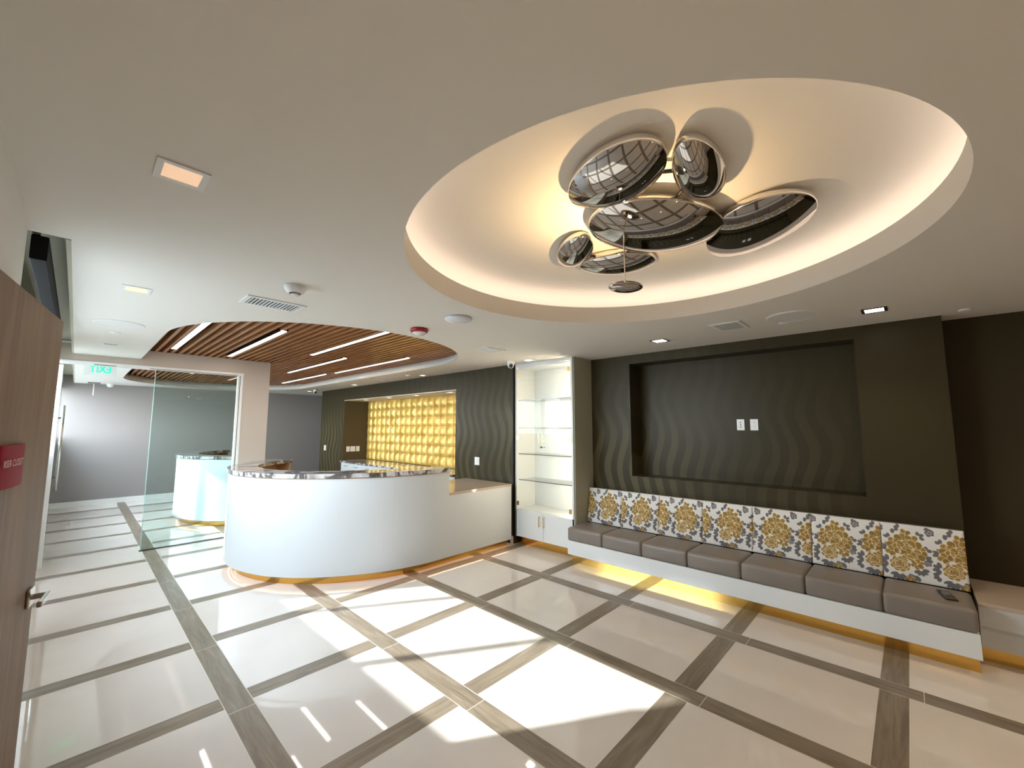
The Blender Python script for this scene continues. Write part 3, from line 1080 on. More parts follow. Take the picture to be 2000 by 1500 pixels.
# ------------------------------------------------------------------ display cabinet
cb = empty('display_cabinet', (4.48, 3.515, 0), 'tall white display cabinet with lit glass shelves between reception desk and long seat', 'cabinet')
off = (4.48, 3.515, 0)
CF = 4.27
box('left_side', (CF, 3.988, 0.11), (4.685, 4.010, 2.44), M['white_satin'], cb, off=off)
box('right_side', (CF, 3.026, 0.11), (4.685, 3.052, 2.44), M['white_satin'], cb, off=off)
box('back_panel', (4.66, 3.052, 0.11), (4.685, 3.988, 2.44), M['white_satin'], cb, off=off)
box('deck', (CF + 0.024, 3.052, 0.455), (4.66, 3.988, 0.476), M['white_satin'], cb, off=off)
box('top_panel', (CF + 0.024, 3.052, 2.415), (4.66, 3.988, 2.44), M['white_satin'], cb, off=off)
box('head_rail', (CF, 3.026, 2.44), (4.685, 4.010, 2.479), M['white_satin'], cb, off=off)
box('toe_kick', (4.345, 3.03, 0.0), (4.36, 4.008, 0.11), M['gold'], cb, off=off)
box('base', (4.36, 3.03, 0.0), (4.68, 4.008, 0.11), M['white_satin'], cb, off=off)
for z in (1.965, 1.578, 1.219, 0.865):
    s = box('glass_shelf', (4.315, 3.053, z - 0.005), (4.659, 3.987, z + 0.005), M['cabinet_glass'], cb, off=off)
    box('shelf_edge', (4.312, 3.053, z - 0.005), (4.3149, 3.987, z + 0.005), M['dark_steel'], s, off=off)
for y0, y1, inner in ((3.055, 3.519, 3.497), (3.523, 3.985, 3.562)):
    d = box('glass_door', (CF + 0.002, y0, 0.482), (CF + 0.008, y1, 2.412), M['cabinet_glass'], cb, off=off)
    hb_ = bmesh.new()
    yh = inner
    add_box(hb_, (CF - 0.030 - 4.48, yh - 0.005 - 3.515, 1.365), (CF - 0.020 - 4.48, yh + 0.005 - 3.515, 1.508), 0.002)
    for z in (1.370, 1.494):
        add_box(hb_, (CF - 0.021 - 4.48, yh - 0.004 - 3.515, z), (CF + 0.0019 - 4.48, yh + 0.004 - 3.515, z + 0.008))
    obj('handle', hb_, M['gold_pale'], d)
    hy = y0 if y0 < 3.3 else y1
    for z in (0.555, 1.44, 2.33):
        a = hy + (0.0 if y0 < 3.3 else -0.045)
        box('hinge', (CF - 0.004, a, z - 0.028), (CF + 0.0015, a + 0.045, z + 0.028), M['gold_pale'], d, 0.001, off=off)
    l = box('low_door', (CF, y0 - (0.026 if y0 < 3.3 else 0), 0.115), (CF + 0.018, y1 + (0.02 if y0 > 3.3 else 0), 0.470), M['white_gloss'], cb, 0.0015, off=off)
    hb_ = bmesh.new()
    add_box(hb_, (CF - 0.030 - 4.48, yh - 0.006 + (0.010 if inner > 3.52 else 0.0) - 3.515, 0.298), (CF - 0.020 - 4.48, yh + 0.006 + (0.010 if inner > 3.52 else 0.0) - 3.515, 0.43), 0.002)
    for z in (0.300, 0.420):
        add_box(hb_, (CF - 0.021 - 4.48, yh - 0.005 + (0.010 if inner > 3.52 else 0.0) - 3.515, z), (CF + 0.0005 - 4.48, yh + 0.005 + (0.010 if inner > 3.52 else 0.0) - 3.515, z + 0.008))
    obj('handle', hb_, M['gold_pale'], l)
bm = bmesh.new()
add_cyl(bm, (CF - 0.010 - 4.48, 3.535 - 3.515, 1.325), 0.012, 0.020, 20, 'X')
add_box(bm, (CF - 0.022 - 4.48, 3.455 - 3.515, 1.322), (CF - 0.018 - 4.48, 3.533 - 3.515, 1.330), 0.001)
obj('lock', bm, M['dark_steel'], cb)
for nm, y0, y1 in (('led_strip', 3.0525, 3.0575),):
    box(nm, (4.288, y0, 0.50), (4.306, y1, 2.40), M['cab_led'], cb, off=off)
bm = bmesh.new()
# wallpapered flank beside the long seat
box('side_cladding', (CF + 0.02, 3.0135, 0.0), (4.688, 3.0255, ZC - 0.003), M['sage_wall'], cb, off=off)
bm.free()

# ------------------------------------------------------------------ long seat
sofa = empty('bench_base', (4.36, 1.39, 0), 'long glossy white bench base with gold kick under the row of seat cushions', 'bench')
off = (4.36, 1.39, 0)
box('white_plinth', (4.107, -0.238, 0.108), (4.686, 3.012, 0.266), M['white_gloss'], sofa, 0.002, off=off)
box('toe_kick', (4.19, -0.228, 0.0), (4.66, 3.005, 0.107), M['gold'], sofa, off=off)
box('back_frame', (4.60, -0.236, 0.267), (4.686, 3.010, 0.40), M['black'], sofa, off=off)

SEAT = 0.4667
where = ['first, against the display cabinet', 'second from the display cabinet', 'third from the display cabinet', 'fourth, middle of the row',
         'third from the right end', 'second from the right end', 'last at the right end, carrying a small dark device']
def rounded_box(sx, sy, sz, r, n=12):
    """closed box with rounded edges, dense enough to be puffed up afterwards"""
    bm = bmesh.new()
    def coords(L):
        h = L / 2
        e = [h - r + r * math.sin(PI / 4 * k / 4) * math.sqrt(2) for k in range(1, 5)]
        inner = [-(h - r) + 2 * (h - r) * k / n for k in range(n + 1)]
        return [-q for q in reversed(e)] + inner + e
    H_ = Vector((sx / 2, sy / 2, sz / 2))
    cs = [coords(sx), coords(sy), coords(sz)]
    for ax in range(3):
        u, w = (ax + 1) % 3, (ax + 2) % 3
        for sgn in (-1, 1):
            g = []
            for a in cs[u]:
                row = []
                for b in cs[w]:
                    p = Vector((0, 0, 0))
                    p[ax] = sgn * H_[ax]
                    p[u], p[w] = a, b
                    c = Vector([max(-H_[i] + r, min(H_[i] - r, p[i])) for i in range(3)])
                    d = p - c
                    if d.length > 1e-9:
                        p = c + d.normalized() * r
                    row.append(bm.verts.new(p))
                g.append(row)
            for i in range(len(g) - 1):
                for j in range(len(g[0]) - 1):
                    q = (g[i][j], g[i + 1][j], g[i + 1][j + 1], g[i][j + 1])
                    bm.faces.new(q if sgn > 0 else tuple(reversed(q)))
    bmesh.ops.remove_doubles(bm, verts=bm.verts, dist=1e-5)
    bmesh.ops.recalc_face_normals(bm, faces=bm.faces)
    return bm
def seat_cushion_mesh():
    w, d, h = SEAT - 0.003, 0.415, 0.148
    bm = rounded_box(d, w, h, 0.026)
    for v in bm.verts:
        x, y, z = v.co
        kx, ky, kz = 1 - min(1, abs(2 * x / d)) ** 3, 1 - min(1, abs(2 * y / w)) ** 3, 1 - min(1, abs(2 * z / h)) ** 2
        if z > 0:
            v.co.z += 0.007 * kx * ky * (2 * z / h)
        if x < 0:
            v.co.x -= 0.007 * ky * kz * (-2 * x / d)
        v.co.x += -0.2245 + d / 2 - 0.002
        v.co.z += h / 2
    return bm
def seam_mesh():
    bm = bmesh.new()
    w = SEAT - 0.004
    add_rod(bm, (-0.2245, -w / 2 + 0.02, 0.1365), (-0.2245, w / 2 - 0.02, 0.1365), 0.0016, 6)
    return bm
seat0 = None
for i in range(7):
    yc = 3.012 - SEAT / 2 - i * (3.248 / 7)
    lab = 'taupe leather seat cushion, ' + where[i]
    if seat0 is None:
        seat0 = empty('seat_cushion', (4.325, yc, 0.2672), lab, 'cushion', 'leather seat cushions along the bench')
        obj('leather_cover', seat_cushion_mesh(), M['leather'], seat0, True)
    else:
        c = copy_tree(seat0)
        c.location = (4.325, yc, 0.2672)
        c['label'] = lab

# floral back cushions : pattern woven into the front face
def smooth01(x):
    return np.clip(x, 0, 1)
def ellipse(U, V, cx, cy, a, b, ang, lobes=0, amp=0.0):
    ca, sa = math.cos(ang), math.sin(ang)
    x = (U - cx) * ca + (V - cy) * sa
    y = -(U - cx) * sa + (V - cy) * ca
    r = np.sqrt((x / a) ** 2 + (y / b) ** 2)
    if lobes:
        r = r * (1 + amp * np.cos(lobes * np.arctan2(y / b, x / a)))
    return r
GOLD = np.array((0.335, 0.190, 0.020))
GOLD2 = np.array((0.26, 0.145, 0.016))
CREAM = np.array((0.86, 0.70, 0.44))
GREY = np.array((0.125, 0.118, 0.130))
GREYL = np.array((0.50, 0.49, 0.48))
WHITE = np.array((0.78, 0.76, 0.73))
def petals(cx, cy, r, n, rp, rot=0.0, sq=1.0):
    return [(cx + r * math.cos(rot + 2 * PI * k / n), cy + r * sq * math.sin(rot + 2 * PI * k / n), rp, rp * 0.82, rot + 2 * PI * k / n) for k in range(n)]
gold_items = []
gold_items += petals(0.010, 0.345, 0.020, 4, 0.017, 0.5)
gold_items += petals(-0.055, 0.262, 0.026, 5, 0.024, 0.9)
gold_items += petals(-0.072, 0.205, 0.020, 4, 0.021, 0.2)
gold_items += petals(-0.010, 0.290, 0.030, 6, 0.025, 0.3)
gold_items += petals(0.045, 0.300, 0.024, 4, 0.022, 0.8)
gold_items += petals(0.055, 0.235, 0.038, 7, 0.030, 0.1)
gold_items += petals(-0.015, 0.235, 0.028, 6, 0.025, 0.7)
gold_items += petals(0.085, 0.205, 0.022, 4, 0.024, 0.4)
gold_items += petals(0.020, 0.195, 0.026, 5, 0.022, 0.2)
gold_items += petals(-0.030, 0.118, 0.040, 9, 0.021, 0.1, 0.85)
gold_items += petals(-0.030, 0.118, 0.020, 6, 0.017, 0.5, 0.85)
gold_items += [(-0.030, 0.118, 0.011, 0.010, 0)]
gold_items += petals(0.068, 0.135, 0.022, 6, 0.017, 0.4)
gold_items += petals(0.022, 0.012, 0.018, 5, 0.014, 0.6)
grey_items = []
def leaf_fan(cx, cy, a0, n, span, l, w):
    for k in range(n):
        t = a0 + span * (k / (n - 1) - 0.5) if n > 1 else a0
        grey_items.append((cx + l * math.cos(t), cy + l * math.sin(t), l * 0.68, w * 1.15, t))
leaf_fan(-0.095, 0.225, 2.6, 3, 1.6, 0.026, 0.010)
leaf_fan(-0.085, 0.300, 2.2, 2, 0.9, 0.022, 0.010)
leaf_fan(-0.060, 0.330, 1.6, 1, 0, 0.026, 0.011)
leaf_fan(-0.035, 0.055, 4.5, 5, 2.0, 0.036, 0.010)
leaf_fan(-0.095, 0.125, 3.0, 4, 2.2, 0.030, 0.011)
leaf_fan(-0.105, 0.075, 3.6, 3, 1.6, 0.024, 0.011)
leaf_fan(0.085, 0.100, 5.0, 5, 2.4, 0.028, 0.010)
leaf_fan(0.050, 0.060, 4.6, 3, 1.2, 0.032, 0.012)
leaf_fan(0.112, 0.175, 0.2, 4, 2.2, 0.026, 0.011)
leaf_fan(0.120, 0.235, 0.9, 2, 1.2, 0.022, 0.011)
leaf_fan(0.085, 0.335, 0.6, 3, 2.2, 0.022, 0.010)
leaf_fan(0.135, 0.375, 0.2, 4, 2.8, 0.020, 0.011)
leaf_fan(-0.020, 0.380, 2.8, 3, 1.6, 0.020, 0.010)
grey_flowers = [(0.125, 0.150, 0.022), (0.150, 0.372, 0.026), (0.030, 0.035, 0.024)]
def paint(U, V, phase):
    """U along the cushion in metres, V up; returns linear RGB"""
    col = np.tile(WHITE, (U.size, 1))
    per = 0.292
    for k in (-2, -1, 0, 1, 2):
        du = U - phase - k * per
        near = np.abs(du) < 0.20
        if not near.any():
            continue
        u, v = du[near], V[near]
        c = col[near]
        for (cx, cy, a, b, t) in grey_items:
            r = ellipse(u, v, cx, cy, a, b, t)
            c[r < 1] = GREY
        for (cx, cy, r0) in grey_flowers:
            r = ellipse(u, v, cx, cy, r0, r0 * 0.9, 0, 5, 0.12)
            c[r < 1] = GREY
            c[(r < 0.52) & (r > 0.36)] = GREYL
        for i, (cx, cy, a, b, t) in enumerate(gold_items):
            r = ellipse(u, v, cx, cy, a, b, t)
            c[(r < 1.10)] = CREAM
            c[r < 0.99] = GOLD if i % 3 else GOLD2
        r = np.abs(ellipse(u, v, -0.030, 0.118, 0.046, 0.038, 0, 5, 0.08) - 1) < 0.045
        c[r] = CREAM
        r = np.abs(ellipse(u, v, -0.030, 0.118, 0.028, 0.022, 0, 4, 0.12) - 1) < 0.07
        c[r] = CREAM
        for (x0, y0, x1, y1) in ((-0.09, 0.17, 0.0, 0.185), (-0.06, 0.30, -0.02, 0.20), (0.0, 0.27, 0.10, 0.225), (0.0, 0.185, 0.07, 0.15)):
            d = np.array((x1 - x0, y1 - y0)); L_ = np.hypot(*d); d /= L_
            s = (u - x0) * d[0] + (v - y0) * d[1]
            q = np.abs(-(u - x0) * d[1] + (v - y0) * d[0] + 0.004 * np.sin(s * 120))
            c[(s > 0) & (s < L_) & (q < 0.0022)] = CREAM
        col[near] = c
    return col
BH = 0.412
def back_cushion(i, phase_m):
    w = SEAT - 0.003
    NU, NV = 150, 130
    us = np.linspace(0, 1, NU + 1)
    vs_ = np.linspace(0, 1, NV + 1)
    UU, VV = np.meshgrid(us, vs_, indexing='ij')
    # u = 0 at the left of the photo (larger Y)
    ex = np.minimum(np.minimum(UU, 1 - UU) * w, np.minimum(VV, 1 - VV) * BH)
    rad = 0.016
    rnd = np.where(ex < rad, rad - np.sqrt(np.maximum(0, rad ** 2 - (rad - ex) ** 2)), 0)
    bulge = 0.008 * (1 - (2 * UU - 1) ** 4) * (1 - (2 * VV - 1) ** 4)
    X = -bulge + rnd + 0.070 * VV
    Y = w / 2 - UU * w
    Z = VV * BH
    co = np.stack([X, Y, Z], -1).reshape(-1, 3)
    idx = np.arange((NU + 1) * (NV + 1)).reshape(NU + 1, NV + 1)
    quads = np.stack([idx[:-1, :-1], idx[:-1, 1:], idx[1:, 1:], idx[1:, :-1]], -1).reshape(-1, 4)[:, ::-1]
    back = co.copy()
    ring = list(idx[:, 0]) + list(idx[-1, 1:]) + list(idx[-2::-1, -1]) + list(idx[0, -2:0:-1])
    nb = len(co)
    rb = co[ring].copy()
    rb[:, 0] = np.maximum(rb[:, 0] + 0.04, 0.10)
    allc = np.concatenate([co, rb])
    faces = [tuple(q) for q in quads.tolist()]
    n = len(ring)
    for k in range(n):
        j = (k + 1) % n
        faces.append((int(ring[k]), int(ring[j]), nb + j, nb + k))
    faces.append(tuple(nb + k for k in range(n)))
    me = bpy.data.meshes.new('floral_cover')
    me.from_pydata([tuple(p) for p in allc.tolist()], [], faces)
    colr = paint((UU * w).reshape(-1), (VV * BH).reshape(-1), phase_m)
    full = np.ones((len(allc), 4), dtype=np.float32)
    full[:nb, :3] = colr
    full[nb:, :3] = (0.30, 0.27, 0.22)
    at = me.color_attributes.new('pattern', 'FLOAT_COLOR', 'POINT')
    at.data.foreach_set('color', full.reshape(-1))
    me.materials.append(M['fabric'])
    me.polygons.foreach_set('use_smooth', [True] * (len(faces) - 1) + [False])
    me.update()
    return me
phases = [0.62, 0.54, 0.62, 0.55, 0.40, 0.33, 0.28]
where_b = ['first, against the display cabinet', 'second from the display cabinet', 'third from the display cabinet', 'fourth, middle of the row',
           'third from the right end', 'second from the right end', 'last at the right end']
for i in range(7):
    yc = 3.012 - SEAT / 2 - i * (3.248 / 7)
    t = empty('back_cushion', (4.512, yc, 0.414), 'gold and grey floral back cushion, ' + where_b[i], 'cushion', 'floral back cushions along the bench')
    me = back_cushion(i, phases[i] * SEAT)
    o = bpy.data.objects.new('floral_cover', me)
    C.objects.link(o)
    o.parent = t
    bm = bmesh.new()
    w = SEAT - 0.003
    add_rod(bm, (0.088, -w / 2 + 0.012, BH - 0.001), (0.088, w / 2 - 0.012, BH - 0.001), 0.003, 8)
    obj('piping', bm, M['fabric_edge'], t)

# small device on last seat
dv = empty('small_dark_device', (4.29, -0.11, 0.4225), 'small dark flat device lying on the last leather seat', 'device', rz=R(12))
bm = bmesh.new(); add_box(bm, (-0.095, -0.032, 0.0), (0.095, 0.032, 0.010), 0.003)
obj('case', bm, M['dark_steel'], dv)
bm = bmesh.new(); add_box(bm, (-0.04, -0.024, 0.0101), (0.05, 0.024, 0.0115), 0.0)
obj('screen', bm, M['dark_glass'], dv)

# right hand low unit beyond the long seat
ru = empty('low_credenza', (4.63, -1.2, 0), 'low white unit with beige stone top right of the long seat', 'credenza')
off = (4.63, -1.2, 0)
box('stone_top', (4.325, -2.2, 0.385), (XR - 0.002, -0.252, 0.412), M['quartz'], ru, 0.002, off=off)
box('upper_panel', (4.33, -2.2, 0.255), (4.90, -0.254, 0.384), M['white_satin'], ru, off=off)
box('lower_panel', (4.355, -2.2, 0.112), (4.90, -0.254, 0.2545), M['white_satin'], ru, off=off)
box('toe_kick', (4.43, -2.2, 0.0), (4.88, -0.256, 0.111), M['gold'], ru, off=off)

# ------------------------------------------------------------------ wall plates
def plate(x, y, z, w, h, normal, label, kind='blank', group=None):
    """flat wall plate; normal '-x' or '-y'"""
    t = empty('wall_plate', (x, y, z), label, 'wall plate', group, rz=0 if normal == '-x' else R(90))
    bm = bmesh.new(); add_box(bm, (-0.006, -w / 2, -h / 2), (0.0, w / 2, h / 2), 0.0015)
    obj('cover', bm, M['white_plastic'], t)
    if kind == 'outlet':
        for s in (-1, 1):
            bm = bmesh.new()
            add_box(bm, (-0.008, -0.016, s * 0.022 - 0.014), (-0.0061, 0.016, s * 0.022 + 0.014), 0.001)
            so = obj('socket', bm, M['white_plastic'], t)
            bm = bmesh.new()
            for q in (-0.006, 0.006):
                add_box(bm, (-0.0084, q - 0.001, s * 0.022 - 0.003), (-0.0081, q + 0.001, s * 0.022 + 0.006))
            obj('slot', bm, M['grey_grille'], so)
    elif kind == 'jack':
        for q in (-0.025, 0.0, 0.025):
            bm = bmesh.new(); add_box(bm, (-0.0075, -0.008, q - 0.007), (-0.0061, 0.008, q + 0.007))
            obj('jack', bm, M['dark_steel'], t)
    elif kind == 'switch':
        bm = bmesh.new(); add_box(bm, (-0.009, -w * 0.22, -0.033), (-0.0061, w * 0.22, 0.033), 0.001)
        obj('rocker', bm, M['trim_white'], t)
    return t
xn = XS + nd
plate(xn, 1.315, 1.617, 0.075, 0.118, '-x', 'white plate with three dark jacks, left of the pair in the wall niche', 'jack')
plate(xn, 1.185, 1.617, 0.075, 0.118, '-x', 'white double outlet plate, right of the pair in the wall niche', 'outlet')
plate(XW, 4.787, 1.076, 0.105, 0.118, '-x', 'white double rocker switch on dark wall right of the gold niche', 'switch')
plate(XW, 10.38, 1.08, 0.12, 0.125, '-x', 'small white switch on dark wall far left of the gold niche', 'switch')
plate(4.375, gy1 - 0.0125, 1.08, 0.085, 0.12, '-y', 'blank white plate, leftmost of three beside the gold tiles', 'blank')
plate(4.49, gy1 - 0.0125, 1.08, 0.115, 0.12, '-y', 'wider blank white plate, middle of three beside the gold tiles', 'blank')
plate(4.61, gy1 - 0.0125, 1.08, 0.085, 0.12, '-y', 'white outlet plate, rightmost of three beside the gold tiles', 'outlet')

# ------------------------------------------------------------------ ceiling fittings
def downlight(x, y, sx, sy, label, lens, deep=True, z=ZC, spot=0.0, frame='white_metal', group='square recessed downlights'):
    t = empty('downlight', (x, y, z), label, 'downlight', group)
    fr = 0.020
    bm = bmesh.new()
    for a, b in (((-sx / 2, -sy / 2), (sx / 2, -sy / 2 + fr)), ((-sx / 2, sy / 2 - fr), (sx / 2, sy / 2)), ((-sx / 2, -sy / 2 + fr), (-sx / 2 + fr, sy / 2 - fr)), ((sx / 2 - fr, -sy / 2 + fr), (sx / 2, sy / 2 - fr))):
        add_box(bm, (a[0], a[1], -0.005), (b[0], b[1], -0.0005))
    obj('frame', bm, M[frame], t)
    bm = bmesh.new()
    add_box(bm, (-sx / 2 + fr, -sy / 2 + fr, -0.003), (sx / 2 - fr, sy / 2 - fr, -0.0008))
    obj('lens', bm, M[lens], t)
    if spot:
        d = bpy.data.lights.new('downlight_beam', 'SPOT')
        d.energy = spot
        d.color = (1.0, 0.78, 0.52)
        d.spot_size = R(110)
        d.spot_blend = 0.8
        d.shadow_soft_size = 0.04
        o = bpy.data.objects.new('downlight_beam', d)
        C.objects.link(o)
        o.location = (0, 0, -0.02)
        o.parent = t
    return t
downlight(0.192, 1.785, 0.145, 0.145, 'square recessed downlight glowing dim orange, largest, over the wooden door', 'lamp_dim')
downlight(0.204, 3.548, 0.145, 0.155, 'square recessed downlight glowing dim orange, second from the viewer on the left', 'lamp_dim')
downlight(0.196, 6.145, 0.145, 0.09, 'thin grey ceiling slot just before the glass partition header', 'grey_grille', group=None)
downlight(4.095, 1.80, 0.155, 0.155, 'square lit downlight above the long seat, left of the square air grille', 'lamp_white', spot=8, frame='dark_steel')
downlight(4.125, 0.130, 0.155, 0.150, 'square lit downlight above the right end of the long seat', 'lamp_white', spot=8, frame='dark_steel')
downlight(4.10, 3.605, 0.125, 0.13, 'square lit downlight just in front of the display cabinet', 'lamp_white', spot=8)
downlight(4.03, 8.47, 0.12, 0.12, 'lit downlight between slatted recess and gold niche, farther one', 'lamp_warm', spot=2)
downlight(4.08, 6.03, 0.12, 0.12, 'lit downlight between slatted recess and gold niche, nearer one', 'lamp_warm', spot=2)
downlight(3.99, 10.84, 0.12, 0.12, 'lit downlight near the far left end of the reception wall', 'lamp_warm')
for x_, y_, nm in ((0.20, -0.10, 'behind the viewer, nearest the closet door'), (1.1, -1.5, 'behind the viewer, left of three'), (2.6, -1.5, 'behind the viewer, middle of three'), (4.10, -1.5, 'behind the viewer, right of three')):
    downlight(x_, y_, 0.15, 0.15, 'added unseen fill downlight ' + nm, 'lamp_white', spot=26)  # unseen lamps added to brighten the floor near the viewer
for yv, nm in ((8.75, 'first from the left'), (7.75, 'second from the left'), (6.75, 'third from the left'), (5.72, 'rightmost')):
    downlight(4.44, yv, 0.12, 0.12, 'small lit downlight in the soffit over the gold tiles, ' + nm, 'lamp_warm', z=gz1, spot=5, group='downlights over the gold tiles')

def grille(x, y, sx, sy, label, n, m_slot='grey_grille', across='x'):
    t = empty('air_grille', (x, y, ZC), label, 'air grille')
    fr = 0.03
    bm = bmesh.new()
    for a, b in (((-sx / 2, -sy / 2), (sx / 2, -sy / 2 + fr)), ((-sx / 2, sy / 2 - fr), (sx / 2, sy / 2)), ((-sx / 2, -sy / 2 + fr), (-sx / 2 + fr, sy / 2 - fr)), ((sx / 2 - fr, -sy / 2 + fr), (sx / 2, sy / 2 - fr))):
        add_box(bm, (a[0], a[1], -0.008), (b[0], b[1], -0.0005), 0.0)
    obj('frame', bm, M['white_metal'], t)
    bm = bmesh.new(); add_box(bm, (-sx / 2 + fr, -sy / 2 + fr, -0.0015), (sx / 2 - fr, sy / 2 - fr, -0.0006))
    obj('opening', bm, M[m_slot], t)
    bm = bmesh.new()
    for i in range(n):
        u = -sx / 2 + fr + (i + 0.5) * (sx - 2 * fr) / n if across == 'x' else -sy / 2 + fr + (i + 0.5) * (sy - 2 * fr) / n
        if across == 'x':
            add_box(bm, (u - 0.0015, -sy / 2 + fr, -0.009), (u + 0.0035, sy / 2 - fr, -0.0016))
        else:
            add_box(bm, (-sx / 2 + fr, u - 0.0025, -0.009), (sx / 2 - fr, u + 0.0035, -0.0016))
    obj('louvres', bm, M['white_metal'], t)
    return t
grille(0.92, 3.258, 0.38, 0.235, 'rectangular slotted air grille in front of the slatted recess', 14)
grille(3.22, 3.42, 0.30, 0.21, 'small pale square air grille between slatted recess and camera over the cabinet', 10, 'white_metal')
grille(3.905, 1.085, 0.31, 0.245, 'square white air grille in front of the wall niche', 12, 'white_plastic', 'y')

def lathe_thing(name, x, y, z, prof, m, label, cat, group=None, seg=40):
    bm = bmesh.new()
    add_lathe(bm, prof, seg)
    bmesh.ops.recalc_face_normals(bm, faces=bm.faces)
    o = obj(name, bm, m, None, True)
    o.location = (x, y, z)
    return tag(o, label, cat, group)
def speaker(x, y, r, label):
    t = empty('ceiling_speaker', (x, y, ZC), label, 'speaker', 'round ceiling speakers')
    bm = bmesh.new(); add_lathe(bm, [(r, -0.0005), (r, -0.006), (r * 0.93, -0.009), (r * 0.93, -0.0005)], 48)
    bmesh.ops.recalc_face_normals(bm, faces=bm.faces)
    obj('ring', bm, M['white_metal'], t)
    bm = bmesh.new(); add_lathe(bm, [(0, -0.0078), (r * 0.93, -0.0078), (r * 0.93, -0.001)], 48)
    obj('grille', bm, simple('speaker_grille', (0.72, 0.71, 0.69), 0.6, bump=0.6, nscale=400), t)
    return t
speaker(0.195, 4.86, 0.165, 'round white ceiling speaker on the left, beyond the second downlight')
speaker(3.90, 0.615, 0.185, 'round white ceiling speaker on the right, above the long seat')
cap_prof = [(0.0, -0.012), (0.03, -0.012), (0.038, -0.008), (0.040, -0.0005)]
for x, y, nm in ((0.193, 5.35, 'between the left ceiling speaker and the grey slot'), (4.08, 3.02, 'above the corner of the display cabinet'),
                 (4.10, 0.71, 'beside the right ceiling speaker'), (4.58, -0.37, 'above the corner of the set back wall'), (4.02, 7.26, 'between the two far downlights')):
    lathe_thing('sprinkler_cap', x, y, ZC, cap_prof, M['white_metal'], 'small flat round sprinkler cap ' + nm, 'sprinkler cap', 'sprinkler caps')
# smoke detector
sd = lathe_thing('smoke_detector', 0.892, 2.742, ZC, [(0.0, -0.062), (0.022, -0.062), (0.026, -0.050), (0.050, -0.040), (0.064, -0.016), (0.064, -0.0005)], M['white_plastic'],
                 'white domed smoke detector behind the slotted air grille', 'smoke detector')
bm = bmesh.new(); add_lathe(bm, [(0.0265, -0.054), (0.034, -0.050), (0.034, -0.046), (0.0265, -0.046)], 32)
obj('vent_ring', bm, M['dark_steel'], sd)
# access point
ap = lathe_thing('wireless_access_point', 2.09, 2.60, ZC, [(0.0, -0.040), (0.035, -0.039), (0.075, -0.032), (0.105, -0.020), (0.112, -0.008), (0.105, -0.0005)], simple('access_point_white', (0.68, 0.71, 0.78), 0.3),
                 'white round wireless unit on the ceiling beside the red strobe', 'wireless unit')
bm = bmesh.new(); add_lathe(bm, [(0.040, -0.0388), (0.044, -0.0395), (0.048, -0.0375)], 40)
obj('light_ring', bm, M['trim_white'], ap)
# strobe
st = lathe_thing('fire_strobe', 2.083, 3.147, ZC, [(0.076, -0.0005), (0.082, -0.020), (0.070, -0.036), (0.045, -0.040)], M['red'], 'red fire alarm strobe with clear lens on the ceiling', 'strobe')
bm = bmesh.new(); add_lathe(bm, [(0.062, -0.038), (0.050, -0.052), (0.026, -0.064), (0.0, -0.066)], 24)
obj('lens', bm, M['clear_plastic'], st, True)
lathe_thing('smoke_detector', 3.875, 6.145, ZC, [(0.0, -0.03), (0.045, -0.028), (0.052, -0.012), (0.052, -0.0005)], simple('pinkish_plastic', (0.72, 0.58, 0.50), 0.4), 'flat pinkish round detector beside the nearer downlight by the gold niche', 'smoke detector')
lathe_thing('smoke_detector', 0.43, 11.95, ZC, [(0.0, -0.075), (0.03, -0.07), (0.052, -0.045), (0.056, -0.0005)], M['white_plastic'], 'white dome on the far ceiling right of the exit sign', 'smoke detector')
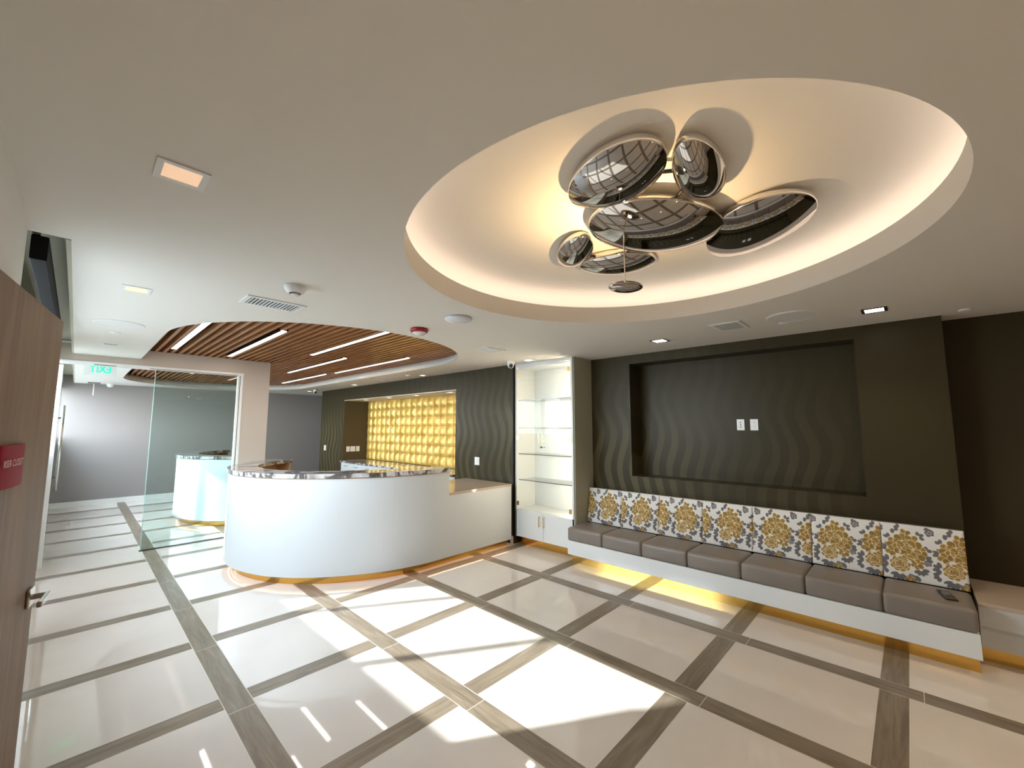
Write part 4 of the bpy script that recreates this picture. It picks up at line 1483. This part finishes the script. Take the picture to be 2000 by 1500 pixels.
# cameras
def dome_camera(x, y, label, ang):
    t = empty('dome_camera', (x, y, ZC), label, 'security camera', 'ceiling security cameras', rz=ang)
    bm = bmesh.new(); add_lathe(bm, [(0.050, -0.0005), (0.052, -0.030), (0.046, -0.036)], 32)
    obj('mount', bm, M['white_plastic'], t, True)
    bm = bmesh.new(); bmesh.ops.create_uvsphere(bm, u_segments=28, v_segments=16, radius=0.045, matrix=Matrix.Translation((0, 0, -0.050)))
    b = obj('ball', bm, M['white_plastic'], t, True)
    bm = bmesh.new(); add_cyl(bm, (0, 0, 0.040), 0.027, 0.014, 24)
    l = obj('lens', bm, M['dark_glass'], b)
    l.location = (0, 0, -0.050)
    l.rotation_euler = (R(115), 0, 0)
    return t
dome_camera(4.02, 3.86, 'white ball security camera left of the display cabinet top', R(-40))
dome_camera(3.93, 10.30, 'white ball security camera at the far left end of the reception wall', R(-20))
# access panels : thin outlines
def panel_outline(x0, y0, x1, y1, label):
    bm = bmesh.new()
    add_box(bm, (x0, y0, ZC - 0.003), (x1, y1, ZC - 0.0005), 0.0008)
    return tag(obj('ceiling_access_panel', bm, M['ceiling']), label, 'access panel')
panel_outline(3.88, 3.13, 4.17, 3.43, 'flush square access panel above the display cabinet')
panel_outline(4.23, 1.60, 4.38, 1.88, 'flush rectangular access panel beside the lit downlight over the seat')
# exit sign seen from behind
ex = empty('exit_sign', (0.178, 8.0, ZC), 'clear hanging exit sign with green letters seen from behind', 'sign')
bm = bmesh.new(); add_box(bm, (-0.16, -0.003, -0.185), (0.16, 0.003, -0.02), 0.001)
obj('clear_panel', bm, M['clear_glass'], ex)
bm = bmesh.new(); add_box(bm, (-0.16, -0.02, -0.02), (0.16, 0.02, -0.0005), 0.003)
obj('ceiling_mount', bm, M['white_metal'], ex)
text_mesh('exit_lettering', 'EXIT', 0.135, M['exit_green'], ex, (0.0, -0.006, -0.103), (R(90), 0, 0), 0.0012, mirror=True, bold=0.0035, xs=0.78)
# slim bracket hanging at the far end
br = empty('ceiling_bracket', (0.19, 11.8, ZC), 'slim white hanging bracket under the far ceiling below the exit sign', 'bracket')
bm = bmesh.new(); add_box(bm, (-0.09, -0.02, -0.02), (0.09, 0.02, -0.0005), 0.002)
obj('plate', bm, M['grey_grille'], br)
bm = bmesh.new(); add_cyl(bm, (0, 0, -0.14), 0.008, 0.24, 12)
obj('stem', bm, M['white_metal'], br)
